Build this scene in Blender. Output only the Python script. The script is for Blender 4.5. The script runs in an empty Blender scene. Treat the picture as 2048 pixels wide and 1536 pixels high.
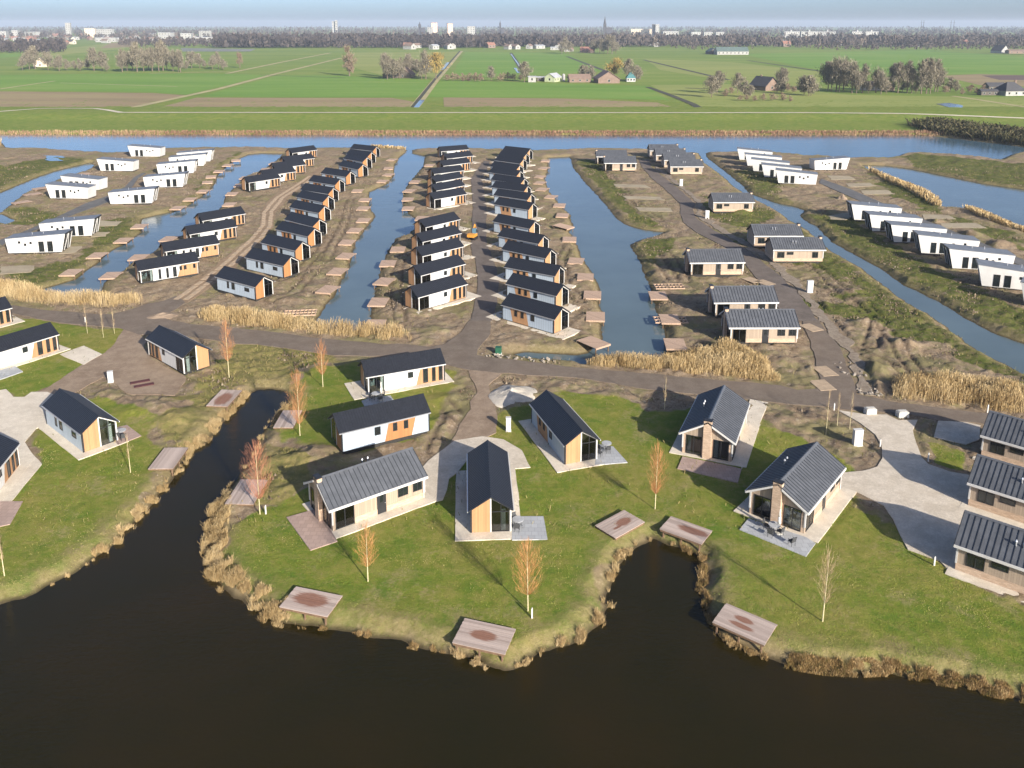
import bpy, math, random
import numpy as np
from mathutils import Vector, Matrix
from mathutils.geometry import tessellate_polygon

R = math.radians
SC = bpy.context.scene
COL = SC.collection

# ------------------------------------------------------------------ camera
CAM_H = 45.9                       # drone height above the lawns, metres
PITCH = R(12.5)
FOC = 1684.0                       # focal length, in pixels of a 2048 wide frame
Y_HOR = 48.0
TANP, COSP = math.tan(PITCH), math.cos(PITCH)
FG = FOC / COSP ** 2
cam_d = bpy.data.cameras.new('camera')
cam_d.sensor_fit = 'HORIZONTAL'; cam_d.sensor_width = 36.0
cam_d.lens = FOC / 2048 * 36.0
cam_d.shift_y = -(768 - (Y_HOR + FOC * TANP)) / 2048
cam_d.clip_start = 0.5; cam_d.clip_end = 60000
cam = bpy.data.objects.new('camera', cam_d); COL.objects.link(cam)
cam.location = (0, 0, CAM_H); cam.rotation_euler = (R(90) - PITCH, 0, 0)
SC.camera = cam

# ------------------------------------------------------------------ sky, sun, exposure
SUN_EL, SUN_AZ = R(21.5), math.atan2(0.55, -0.83)     # azimuth measured from +Y (clockwise), sun behind the camera to the right
sun_dir = Vector((math.sin(SUN_AZ) * math.cos(SUN_EL), math.cos(SUN_AZ) * math.cos(SUN_EL), math.sin(SUN_EL)))
W = bpy.data.worlds.new('World'); SC.world = W; W.use_nodes = True
wn = W.node_tree; wn.nodes.clear()
sky = wn.nodes.new('ShaderNodeTexSky'); sky.sky_type = 'NISHITA'; sky.sun_disc = False
sky.sun_elevation = SUN_EL; sky.sun_rotation = SUN_AZ
sky.altitude = 0; sky.air_density = 0.5; sky.dust_density = 1.5; sky.ozone_density = 2.5
bg = wn.nodes.new('ShaderNodeBackground'); bg.inputs['Strength'].default_value = 0.085
wo = wn.nodes.new('ShaderNodeOutputWorld')
wn.links.new(sky.outputs[0], bg.inputs['Color']); wn.links.new(bg.outputs[0], wo.inputs['Surface'])
sun_d = bpy.data.lights.new('sun', 'SUN'); sun_d.energy = 3.6; sun_d.angle = R(0.55); sun_d.color = (1.0, 0.92, 0.80)
sun = bpy.data.objects.new('sun', sun_d); COL.objects.link(sun)
sun.rotation_euler = sun_dir.to_track_quat('Z', 'Y').to_euler()
SC.view_settings.view_transform = 'Standard'; SC.view_settings.look = 'None'
SC.view_settings.exposure = 1.33; SC.view_settings.gamma = 1.0
SC.view_settings.use_curve_mapping = False
SC.render.engine = 'CYCLES'
SC.cycles.use_denoising = True
SC.cycles.max_bounces = 6; SC.cycles.transparent_max_bounces = 12; SC.cycles.volume_bounces = 0
SC.cycles.caustics_reflective = False; SC.cycles.caustics_refractive = False

# ------------------------------------------------------------------ helpers
def P(x, y, z=0.0):
    """survey: where the sight line through photo point (x, y) meets height z, in metres"""
    t = y - Y_HOR; k = CAM_H - z
    return Vector(((x - 1024) * k / (COSP * t), k * (FG / t - TANP), z))
def PP(pts, z=0.0): return [P(x, y, z) for x, y in pts]

def srgb(r, g, b):
    f = lambda c: c / 12.92 if c <= 0.04045 else ((c + 0.055) / 1.055) ** 2.4
    return (f(r / 255), f(g / 255), f(b / 255), 1)

def tag(o, label=None, cat=None, group=None, kind=None):
    if label: o['label'] = label
    if cat: o['category'] = cat
    if group: o['group'] = group
    if kind: o['kind'] = kind
    return o
def empty(name, loc=(0, 0, 0), rz=0.0):
    o = bpy.data.objects.new(name, None); COL.objects.link(o)
    o.location = loc; o.rotation_euler = (0, 0, rz); o.empty_display_size = 0.2
    return o
def link(name, me, parent=None):
    o = bpy.data.objects.new(name, me); COL.objects.link(o)
    if parent is not None: o.parent = parent
    return o
KIDS = {}
def copy_tree(o, parent=None):
    c = o.copy(); COL.objects.link(c); c.parent = parent
    for ch in o.children: copy_tree(ch, c)
    return c

class MB:
    """collects simple solids and turns them into ONE mesh object"""
    def __init__(s): s.v = []; s.f = []; s.smooth = False
    def add(s, v, f):
        n = len(s.v); s.v += [tuple(p) for p in v]; s.f += [tuple(i + n for i in q) for q in f]; return s
    def box(s, x0, x1, y0, y1, z0, z1):
        return s.add([(x0, y0, z0), (x1, y0, z0), (x1, y1, z0), (x0, y1, z0), (x0, y0, z1), (x1, y0, z1), (x1, y1, z1), (x0, y1, z1)],
                     [(0, 3, 2, 1), (4, 5, 6, 7), (0, 1, 5, 4), (1, 2, 6, 5), (2, 3, 7, 6), (3, 0, 4, 7)])
    def prism(s, pts, axis, a, b):
        """pts: 2-D outline; axis 'x': (y,z) outline, 'y': (x,z), 'z': (x,y); extruded from a to b"""
        mk = {'x': lambda p, h: (h, p[0], p[1]), 'y': lambda p, h: (p[0], h, p[1]), 'z': lambda p, h: (p[0], p[1], h)}[axis]
        n = len(pts); v = [mk(p, a) for p in pts] + [mk(p, b) for p in pts]
        tris = tessellate_polygon([[Vector((p[0], p[1], 0)) for p in pts]])
        f = [tuple(t) for t in tris] + [tuple(i + n for i in reversed(t)) for t in tris]
        f += [(i, (i + 1) % n, (i + 1) % n + n, i + n) for i in range(n)]
        return s.add(v, f)
    def tube(s, p0, p1, r0, r1=None, n=6, cap=True):
        r1 = r0 if r1 is None else r1
        p0, p1 = Vector(p0), Vector(p1); d = (p1 - p0)
        if d.length < 1e-6: return s
        q = d.to_track_quat('Z', 'Y'); v = []
        for p, r in ((p0, r0), (p1, r1)):
            for i in range(n):
                a = 2 * math.pi * i / n; v.append(p + q @ Vector((math.cos(a) * r, math.sin(a) * r, 0)))
        f = [(i, (i + 1) % n, (i + 1) % n + n, i + n) for i in range(n)]
        if cap: f += [tuple(range(n - 1, -1, -1)), tuple(range(n, 2 * n))]
        return s.add(v, f)
    def slat(s, p0, p1, w, up=(0, 0, 1)):
        """flat ribbon from p0 to p1"""
        p0, p1 = Vector(p0), Vector(p1); side = (p1 - p0).cross(Vector(up)); side = side.normalized() * w / 2
        return s.add([p0 - side, p0 + side, p1 + side, p1 - side], [(0, 1, 2, 3)])
    def mesh(s, name, mat, sy=1):
        me = bpy.data.meshes.new(name)
        v = s.v if sy > 0 else [(x, -y, z) for x, y, z in s.v]
        me.from_pydata(v, [], s.f)
        me.materials.append(mat)
        import bmesh
        bm = bmesh.new(); bm.from_mesh(me); bmesh.ops.recalc_face_normals(bm, faces=bm.faces); bm.to_mesh(me); bm.free()
        if s.smooth: me.polygons.foreach_set('use_smooth', [True] * len(me.polygons))
        me.update(); return me
    def build(s, name, mat, parent=None, sy=1): return link(name, s.mesh(name, mat, sy), parent)

# ------------------------------------------------------------------ materials
def nodes(name):
    m = bpy.data.materials.new(name); m.use_nodes = True
    nt = m.node_tree; nt.nodes.clear()
    out = nt.nodes.new('ShaderNodeOutputMaterial'); bs = nt.nodes.new('ShaderNodeBsdfPrincipled')
    nt.links.new(bs.outputs[0], out.inputs['Surface'])
    return m, nt, bs, out
def N(nt, typ, **kw):
    n = nt.nodes.new(typ)
    for k, v in kw.items():
        if k in n.inputs: n.inputs[k].default_value = v
        else: setattr(n, k, v)
    return n
def noise(nt, co, scale, detail=3, rough=0.55):
    n = N(nt, 'ShaderNodeTexNoise'); n.inputs['Scale'].default_value = scale; n.inputs['Detail'].default_value = detail
    n.inputs['Roughness'].default_value = rough; nt.links.new(co, n.inputs['Vector']); return n.outputs['Fac']
def ramp(nt, fac, stops):
    r = N(nt, 'ShaderNodeValToRGB'); e = r.color_ramp.elements
    while len(e) < len(stops): e.new(0.5)
    for el, (p, c) in zip(e, stops): el.position = p; el.color = c
    nt.links.new(fac, r.inputs['Fac']); return r.outputs['Color']
def mix(nt, fac, a, b, blend='MIX'):
    m = N(nt, 'ShaderNodeMix', data_type='RGBA', blend_type=blend)
    for sock, val in ((m.inputs[0], fac), (m.inputs[6], a), (m.inputs[7], b)):
        if hasattr(val, 'node'): nt.links.new(val, sock)
        else: sock.default_value = val
    return m.outputs[2]
def mth(nt, op, a, b=None, clamp=False):
    m = N(nt, 'ShaderNodeMath', operation=op); m.use_clamp = clamp
    for sock, val in zip(m.inputs, (a, b)):
        if val is None: continue
        if hasattr(val, 'node'): nt.links.new(val, sock)
        else: sock.default_value = val
    return m.outputs[0]
def bump(nt, bs, h, strength=0.3, dist=0.05):
    b = N(nt, 'ShaderNodeBump'); b.inputs['Strength'].default_value = strength; b.inputs['Distance'].default_value = dist
    nt.links.new(h, b.inputs['Height']); nt.links.new(b.outputs[0], bs.inputs['Normal'])
def objco(nt): return N(nt, 'ShaderNodeTexCoord').outputs['Object']
def sc(c, k): return (c[0] * k, c[1] * k, c[2] * k, 1)

def m_plain(name, c, rough=0.6, vary=0.12, scale=1.5, spec=0.4, metal=0.0, fine=0.0):
    m, nt, bs, _ = nodes(name); co = objco(nt)
    f = noise(nt, co, scale, 5, 0.6)
    col = ramp(nt, f, [(0.3, sc(c, 1 - vary)), (0.7, sc(c, 1 + vary))])
    nt.links.new(col, bs.inputs['Base Color']); bs.inputs['Roughness'].default_value = rough
    bs.inputs['Specular IOR Level'].default_value = spec; bs.inputs['Metallic'].default_value = metal
    if fine: bump(nt, bs, noise(nt, co, 60, 3), fine, 0.01)
    return m
def m_boards(name, c, axis, pitch, vary=0.18, rough=0.65, depth=0.5):
    """cladding: boards of the given pitch along axis with dark joints and grain"""
    m, nt, bs, _ = nodes(name); co = objco(nt)
    sep = N(nt, 'ShaderNodeSeparateXYZ'); nt.links.new(co, sep.inputs[0])
    if axis == 'h': u = sep.outputs['Z']
    else: u = mth(nt, 'ADD', sep.outputs['X'], sep.outputs['Y'])
    k = mth(nt, 'DIVIDE', u, pitch); fr = mth(nt, 'FRACT', k); fl = mth(nt, 'FLOOR', k)
    wn_ = N(nt, 'ShaderNodeTexWhiteNoise', noise_dimensions='1D'); nt.links.new(fl, wn_.inputs['W'])
    joint = mth(nt, 'LESS_THAN', fr, 0.10)
    base = ramp(nt, wn_.outputs['Value'], [(0, sc(c, 1 - vary)), (1, sc(c, 1 + vary))])
    big = noise(nt, co, 0.7, 4); base = mix(nt, mth(nt, 'MULTIPLY', big, 0.35), base, sc(c, 0.72))
    col = mix(nt, mth(nt, 'MULTIPLY', joint, 0.55), base, sc(c, 0.3))
    nt.links.new(col, bs.inputs['Base Color']); bs.inputs['Roughness'].default_value = rough
    bump(nt, bs, mth(nt, 'SUBTRACT', 1.0, joint), depth, 0.02)
    return m
def m_roof(name, c, pitch, axis='X', rough=0.5, strength=0.6, spec=0.5):
    m, nt, bs, _ = nodes(name); co = objco(nt)
    sep = N(nt, 'ShaderNodeSeparateXYZ'); nt.links.new(co, sep.inputs[0])
    s_ = mth(nt, 'SINE', mth(nt, 'MULTIPLY', sep.outputs[axis], 2 * math.pi / pitch))
    rows = mth(nt, 'FRACT', mth(nt, 'MULTIPLY', sep.outputs['Z'], 4.2))
    f = noise(nt, co, 2.5, 5, 0.65)
    col = ramp(nt, f, [(0.25, sc(c, 0.7)), (0.75, sc(c, 1.35))])
    nt.links.new(col, bs.inputs['Base Color']); bs.inputs['Roughness'].default_value = rough
    bs.inputs['Specular IOR Level'].default_value = spec
    bump(nt, bs, mth(nt, 'ADD', s_, mth(nt, 'MULTIPLY', rows, 0.8)), strength, 0.02)
    return m
def m_brick(name, c):
    m, nt, bs, _ = nodes(name); co = objco(nt)
    sep = N(nt, 'ShaderNodeSeparateXYZ'); nt.links.new(co, sep.inputs[0])
    cb = N(nt, 'ShaderNodeCombineXYZ'); nt.links.new(mth(nt, 'ADD', sep.outputs['X'], sep.outputs['Y']), cb.inputs['X']); nt.links.new(sep.outputs['Z'], cb.inputs['Y'])
    b = N(nt, 'ShaderNodeTexBrick'); b.inputs['Scale'].default_value = 1.0
    b.inputs['Brick Width'].default_value = 0.30; b.inputs['Row Height'].default_value = 0.10; b.inputs['Mortar Size'].default_value = 0.012
    b.inputs['Color1'].default_value = sc(c, 1.2); b.inputs['Color2'].default_value = sc(c, 0.72); b.inputs['Mortar'].default_value = sc(c, 0.8)
    nt.links.new(cb.outputs[0], b.inputs['Vector'])
    col = mix(nt, mth(nt, 'MULTIPLY', noise(nt, co, 2.2, 4), 0.6), b.outputs['Color'], (c[0] * 0.9, c[1] * 0.72, c[2] * 0.6, 1))
    nt.links.new(col, bs.inputs['Base Color']); bs.inputs['Roughness'].default_value = 0.85
    bump(nt, bs, b.outputs['Fac'], -0.5, 0.015)
    return m
def m_glass(name, tint=(0.75, 0.8, 0.8)):
    m = bpy.data.materials.new(name); m.use_nodes = True; nt = m.node_tree; nt.nodes.clear()
    out = nt.nodes.new('ShaderNodeOutputMaterial')
    tr = N(nt, 'ShaderNodeBsdfTransparent', Color=(*tint, 1)); gl = N(nt, 'ShaderNodeBsdfGlossy', Roughness=0.02)
    fr = N(nt, 'ShaderNodeFresnel', IOR=1.7); mx = N(nt, 'ShaderNodeMixShader')
    nt.links.new(fr.outputs[0], mx.inputs[0]); nt.links.new(tr.outputs[0], mx.inputs[1]); nt.links.new(gl.outputs[0], mx.inputs[2])
    nt.links.new(mx.outputs[0], out.inputs['Surface']); return m
def m_ground_sheet(name, c, c2, scale=1.2, rough=0.9, fine=30, b=0.5, patches=None):
    """loose paving, gravel, dirt: two tones, grain and relief"""
    m, nt, bs, _ = nodes(name); co = N(nt, 'ShaderNodeNewGeometry').outputs['Position']
    a = noise(nt, co, scale, 6, 0.65); g = noise(nt, co, fine, 3, 0.7); w = noise(nt, co, scale * 0.18, 3)
    col = ramp(nt, a, [(0.40, c), (0.60, c2)])
    col = mix(nt, mth(nt, 'MULTIPLY', mth(nt, 'SUBTRACT', g, 0.3, True), 1.3), col, sc(c, 0.55))
    col = mix(nt, mth(nt, 'MULTIPLY', mth(nt, 'SUBTRACT', noise(nt, co, scale * 3.2, 5, .75), 0.46, True), 2.2), col, sc(c, 0.72))
    col = mix(nt, mth(nt, 'MULTIPLY', mth(nt, 'SUBTRACT', w, 0.35, True), 0.9), col, patches or sc(c2, 1.15))
    nt.links.new(col, bs.inputs['Base Color']); bs.inputs['Roughness'].default_value = rough; bs.inputs['Specular IOR Level'].default_value = 0.2
    bump(nt, bs, mth(nt, 'ADD', a, g), b, 0.06)
    return m
def m_pavers(name, c, w=0.6, h=0.6):
    m, nt, bs, _ = nodes(name); co = objco(nt)
    b = N(nt, 'ShaderNodeTexBrick'); b.offset = 0.5; b.inputs['Scale'].default_value = 1.0
    b.inputs['Brick Width'].default_value = w; b.inputs['Row Height'].default_value = h; b.inputs['Mortar Size'].default_value = 0.015
    b.inputs['Color1'].default_value = sc(c, 1.12); b.inputs['Color2'].default_value = sc(c, 0.88); b.inputs['Mortar'].default_value = sc(c, 0.55)
    nt.links.new(co, b.inputs['Vector'])
    col = mix(nt, mth(nt, 'MULTIPLY', noise(nt, co, 1.3, 5, 0.7), 0.55), b.outputs['Color'], sc(c, 0.7))
    nt.links.new(col, bs.inputs['Base Color']); bs.inputs['Roughness'].default_value = 0.8
    bump(nt, bs, b.outputs['Fac'], -0.4, 0.01)
    return m
def m_tint(name, stops, rough=0.8, trans=0.0, attr='tint'):
    """colour from the per-vertex tint number of plants (each stem its own shade)"""
    m, nt, bs, out = nodes(name)
    at = N(nt, 'ShaderNodeAttribute'); at.attribute_name = attr
    col = ramp(nt, at.outputs['Fac'], stops)
    nt.links.new(col, bs.inputs['Base Color']); bs.inputs['Roughness'].default_value = rough; bs.inputs['Specular IOR Level'].default_value = 0.15
    return m

M = {}
M['white'] = m_plain('white_panel', (0.55, 0.54, 0.52), 0.6, 0.10, 0.6)
M['grey_panel'] = m_boards('pale_grey_cladding', (0.42, 0.495, 0.57), 'v', 0.45, 0.04, 0.5, 0.2)
M['white_panel'] = m_boards('white_cladding', (0.60, 0.60, 0.59), 'v', 0.45, 0.03, 0.5, 0.2)
M['wood'] = m_boards('orange_wood_cladding', (0.42, 0.23, 0.11), 'v', 0.14, 0.14)
M['wood_dark'] = m_boards('brown_orange_wood_cladding', (0.38, 0.175, 0.065), 'v', 0.14, 0.12)
M['tan'] = m_boards('tan_vertical_cladding', (0.36, 0.283, 0.212), 'v', 0.2, 0.12)
M['brick'] = m_brick('pale_brick', (0.50, 0.39, 0.29))
M['roof'] = m_roof('black_roof_tiles', (0.015, 0.017, 0.023), 0.30, 'X', 0.5, 0.6, 0.35)
M['seam_roof'] = m_plain('grey_metal_roof', (0.090, 0.096, 0.108), 0.42, 0.2, 1.2, 0.5)
M['seam'] = m_plain('dark_roof_seam', (0.04, 0.045, 0.055), 0.45, 0.1)
M['flat_roof'] = m_plain('grey_roof_membrane', (0.15, 0.165, 0.19), 0.6, 0.15, 0.8)
M['dark'] = m_plain('anthracite_frame', (0.022, 0.023, 0.026), 0.45, 0.1)
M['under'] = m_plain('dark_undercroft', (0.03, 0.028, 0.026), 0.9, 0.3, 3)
M['glass'] = m_glass('window_glass')
M['pane'] = m_plain('dark_window_pane', (0.012, 0.016, 0.018), 0.06, 0.4, 0.6, 0.9)
M['floor'] = m_boards('pale_floor_boards', (0.36, 0.27, 0.19), 'v', 0.2, 0.1)
M['curtain'] = m_plain('pale_curtain', (0.66, 0.65, 0.61), 0.9, 0.1, 6)
M['sofa'] = m_plain('grey_upholstery', (0.22, 0.26, 0.25), 0.9, 0.2, 4)
M['metal'] = m_plain('zinc', (0.55, 0.56, 0.58), 0.35, 0.1, 2, 0.5, 0.6)
M['gravel'] = m_ground_sheet('cream_gravel', (0.55, 0.475, 0.375, 1), (0.70, 0.62, 0.51, 1), 0.7, 0.9, 7, 0.7, (0.64, 0.56, 0.45, 1))
M['plinth_path'] = m_ground_sheet('pale_shell_path', (0.60, 0.525, 0.42, 1), (0.72, 0.645, 0.53, 1), 0.8, 0.9, 10, 0.4)
M['dirt'] = m_ground_sheet('sandy_dirt', (0.25, 0.18, 0.125, 1), (0.35, 0.265, 0.19, 1), 0.6, 0.95, 8, 0.8, (0.42, 0.33, 0.24, 1))
M['road'] = m_ground_sheet('dark_earth_road', (0.160, 0.127, 0.098, 1), (0.215, 0.175, 0.137, 1), 0.5, 0.9, 6, 0.6, (0.25, 0.19, 0.145, 1))
M['road_dark'] = m_ground_sheet('dark_asphalt_lane', (0.135, 0.112, 0.095, 1), (0.185, 0.155, 0.132, 1), 0.5, 0.9, 6, 0.5, (0.23, 0.185, 0.155, 1))
M['track'] = m_ground_sheet('ochre_track', (0.24, 0.165, 0.10, 1), (0.34, 0.25, 0.165, 1), 0.5, 0.95, 8, 0.7)
M['plate'] = m_plain('track_plate', (0.40, 0.30, 0.20), 0.8, 0.2, 1.2)
M['lane'] = m_ground_sheet('grey_lane', (0.12, 0.12, 0.12, 1), (0.17, 0.165, 0.16, 1), 0.6, 0.85, 14, 0.3)
M['pave'] = m_pavers('grey_pavers', (0.40, 0.41, 0.42))
M['pave_red'] = m_pavers('pinkish_pavers', (0.40, 0.29, 0.24))
M['deck_new'] = m_boards('new_larch_planks', (0.46, 0.32, 0.225), 'v', 0.145, 0.15)
M['deck_post'] = m_plain('wet_deck_timber', (0.16, 0.10, 0.06), 0.8, 0.3, 4)
M['sandplot'] = m_ground_sheet('raked_sand', (0.33, 0.275, 0.19, 1), (0.42, 0.355, 0.25, 1), 0.5, 0.95, 6, 0.5)
M['rubble_edge'] = m_ground_sheet('pale_rubble_margin', (0.24, 0.19, 0.14, 1), (0.38, 0.32, 0.25, 1), 1.2, 0.95, 5, 1.0, (0.22, 0.17, 0.12, 1))
M['block'] = m_plain('concrete', (0.50, 0.48, 0.43), 0.9, 0.2, 3)
M['sand'] = m_ground_sheet('pale_shell_sand', (0.46, 0.41, 0.34, 1), (0.58, 0.53, 0.45, 1), 0.9, 0.95, 8, 0.9)
# ------------------------------------------------------------------ survey of the site: water, roads, lawns (photo points)
LAKE = [(-250,1290),(0,1213),(49,1200),(98,1174),(146,1150),(195,1116),(234,1089),(266,1050),(293,1021),(325,984),(354,957),(366,933),(381,906),(410,889),
        (444,847),(473,821),(495,789),(517,780),(546,780),(571,786),(578,796),(571,813),(556,833),(537,850),(522,872),(512,890),(500,915),(480,945),(462,975),
        (445,998),(430,1014),(415,1075),(412,1110),(424,1156),(456,1190),(485,1203),(515,1227),(537,1241),(571,1250),(620,1256),(700,1266),(780,1284),(840,1297),
        (900,1310),(948,1322),(967,1339),(1006,1343),(1026,1344),(1057,1327),(1082,1314),(1131,1295),(1162,1283),(1180,1263),(1204,1244),(1216,1217),(1216,1187),
        (1231,1156),(1236,1131),(1260,1107),(1284,1092),(1309,1082),(1337,1091),(1373,1101),(1398,1116),(1405,1147),(1398,1184),(1407,1208),(1422,1240),(1437,1270),
        (1459,1291),(1507,1311),(1548,1326),(1597,1338),(1646,1346),(1719,1350),(1768,1348),(1829,1358),(1890,1368),(1939,1377),(1987,1390),(2048,1402),(2400,1470),
        (2600,2150),(-600,2150)]
CANAL1 = [(81,580),(127,568),(156,558),(176,541),(195,529),(220,504),(256,487),(288,463),(282,446),(286,438),(317,431),(349,424),(374,414),(391,402),(415,387),(430,368),
          (437,351),(454,333),(471,321),(500,309),(522,307),(566,308),(546,326),(517,343),(485,355),(473,372),(451,390),(446,409),(430,430),(400,450),(366,470),(325,487),(298,509),
          (264,524),(247,541),(220,556),(205,570),(200,592),(140,600),(100,594)]
CANAL2 = [(634,640),(654,612),(671,590),(688,560),(700,534),(705,509),(715,482),(734,455),(752,434),(747,424),(739,414),(742,402),(739,385),(773,370),(788,353),(791,331),
          (800,314),(813,305),(815,298),(822,298),(824,307),(849,313),(847,331),(835,346),(815,368),(806,387),(805,407),(813,426),(830,438),(832,455),(815,468),(791,477),(773,502),(764,521),
          (759,546),(751,578),(742,604),(739,631),(745,655),(700,664),(650,655)]
CANAL3 = [(1097,316),(1097,338),(1090,360),(1100,385),(1119,407),(1139,429),(1146,446),(1141,465),(1153,485),(1168,521),(1188,548),(1202,578),(1202,612),(1207,636),(1205,680),
          (1180,708),(1150,712),(1050,706),(1030,709),(1060,716),(1140,722),(1165,728),(1190,722),(1260,722),(1335,716),(1330,680),(1319,636),(1307,612),(1302,587),(1295,563),(1283,534),(1270,509),(1258,490),(1273,482),
          (1302,475),(1326,465),(1283,460),(1253,451),(1232,438),(1212,412),(1190,387),(1168,363),(1146,336),(1139,314)]
DITCH = [(1396,304),(1409,326),(1444,351),(1466,372),(1495,392),(1527,407),(1561,426),(1580,441),(1621,465),(1658,499),(1694,520),(1731,542),(1755,562),(1780,580),(1812,604),(1865,634),
         (1890,652),(1960,703),(2048,748),(2300,860),(2300,800),(2048,690),(1990,668),(1926,636),(1890,612),(1853,592),(1804,570),(1768,543),(1734,524),(1694,502),(1663,485),(1633,453),(1607,441),
         (1599,431),(1609,421),(1597,416),(1548,405),(1500,388),(1478,366),(1448,342),(1416,318),(1408,304)]
RIVER = [(-700,270),(0,269),(500,270),(1000,271),(1500,271),(1840,271),(1880,274),(1950,282),(2048,294),(2500,335),(2500,345),(2048,303),(2019,311),(2005,317),(2000,321),(1963,316),(1902,310),(1841,306),(1807,308),
         (1792,314),(1768,317),(1707,317),(1633,312),(1607,312),(1546,305),(1468,305),(1410,306),(1392,306),(1370,307),(1300,300),(1192,298),(1141,300),(1073,302),(936,298),(841,299),(827,300),(815,300),(717,297),(571,298),(500,295),
         (327,298),(249,307),(207,306),(146,303),(73,297),(15,298),(5,286),(-60,300),(-700,330)]
RLAKE = [(1726,331),(1768,332),(1817,338),(1890,353),(1963,368),(2048,380),(2500,450),(2700,620),(2200,520),(2048,466),(2012,453),(1963,431),(1926,418),(1883,415),(1878,407),(1865,395),(1829,380),(1780,363),(1743,343)]
POND = [(-300,440),(-150,420),(0,387),(39,370),(81,353),(117,341),(159,331),(181,326),(188,331),(171,343),(146,351),(112,360),(88,375),(49,387),(29,402),(15,414),(0,425),(-120,470)]
POND2 = [(-200,450),(0,429),(29,441),(15,449),(0,447),(-150,475)]
WZ = -0.75
WATER = [PP(p, WZ) for p in (LAKE, CANAL1, CANAL2, CANAL3, DITCH, RIVER, RLAKE, POND, POND2)]

ROAD_MAIN = [(-300,585),(0,607),(32,612),(98,621),(180,627),(220,629),(256,621),(290,609),(327,602),(352,592),(372,604),(330,632),(345,642),(400,650),(522,662),(644,677),(766,689),(815,688),(860,694),(894,689),(923,664),(940,640),(984,640),(982,669),(955,699),(952,712),
             (1031,721),(1155,735),(1280,747),(1402,757),(1500,766),(1561,772),(1600,781),(1640,778),(1639,757),(1622,689),(1605,640),(1639,640),(1661,672),(1690,713),(1705,762),(1715,789),(1780,804),(1914,820),(1987,828),(2048,839),(2350,890),(2350,935),
             (2048,862),(1961,846),(1875,841),(1817,829),(1670,819),(1646,814),(1500,799),(1397,789),(1280,777),(1167,757),(1050,750),(970,744),(940,742),(894,730),(803,713),(669,711),(571,696),(466,686),(345,668),(281,669),(251,659),(244,656),(122,646),(29,629),(0,626),(-300,610)]
ROAD_MID = [(984,642),(995,604),(1000,563),(992,534),(975,490),(972,453),(973,416),(968,380),(963,360),(973,343),(980,323),(968,322),(951,343),(941,360),(944,380),(946,416),(944,453),(941,490),(953,534),(956,563),(951,604),(940,642)]
ROAD_RIGHT = [(1639,642),(1632,636),(1590,580),(1541,536),(1497,502),(1424,458),(1392,438),(1386,420),(1390,407),(1356,377),(1326,353),(1302,333),(1297,319),(1278,319),(1283,333),(1302,355),(1331,380),(1361,407),(1359,421),(1368,446),(1392,465),(1456,497),(1492,529),(1522,570),(1571,636),(1605,642)]
TRACK = [(352,594),(400,558),(449,517),(505,473),(520,451),(522,421),(546,392),(595,366),(620,349),(644,329),(649,333),(632,355),(598,379),(573,400),(551,426),(546,456),(524,478),(461,546),(400,589),(372,606)]
LANE_L = [(-60,500),(0,480),(49,463),(110,436),(171,407),(215,392),(250,374),(268,355),(284,346),(292,346),(277,356),(262,377),(222,402),(156,426),(81,456),(0,492),(-60,514)]
LANE_R = [(1638,366),(1643,358),(1700,378),(1760,404),(1850,440),(2048,520),(2200,590),(2200,604),(2048,534),(1840,450),(1724,404)]
DRIVE_L = [(251,657),(234,683),(207,707),(166,731),(85,780),(60,790),(100,800),(146,786),(207,755),(262,790),(350,790),(372,765),(370,756),(300,720),(290,690),(284,667)]
DRIVE_C = [(935,741),(948,760),(953,777),(943,811),(923,843),(899,887),(880,905),(905,900),(965,882),(992,866),(998,838),(985,800),(982,770),(1005,748),(970,743)]
GRAVEL_L = [(-200,760),(0,781),(12,779),(27,795),(49,795),(63,785),(94,785),(130,800),(110,840),(71,858),(49,885),(83,929),(24,1001),(-40,1060),(-260,1000)]
GRAVEL_C = [(909,882),(935,878),(965,873),(1006,879),(1043,901),(1062,935),(1031,938),(1040,1000),(960,1000),(935,921),(915,945),(899,957),(895,980),(887,1001),(850,1008),(820,1000),(835,950),(855,922)]
GRAVEL_R = [(1675,820),(1729,829),(1775,830),(1797,841),(1834,840),(1826,861),(1829,878),(1841,914),(1856,929),(1900,944),(1936,951),(2048,985),(2048,1100),(1907,1151),(1880,1122),(1817,1100),(1799,1066),(1787,1039),(1768,1012),(1714,985),
            (1655,1051),(1660,1000),(1687,946),(1726,942),(1755,934),(1765,917),(1763,890),(1751,870),(1719,846)]
GRAVEL_R2 = [(1875,842),(1930,845),(1961,851),(1958,880),(1931,890),(1868,875)]
DARKMOUND = [(1840,842),(1866,843),(1862,878),(1950,900),(1925,930),(1850,915),(1832,880)]

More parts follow.
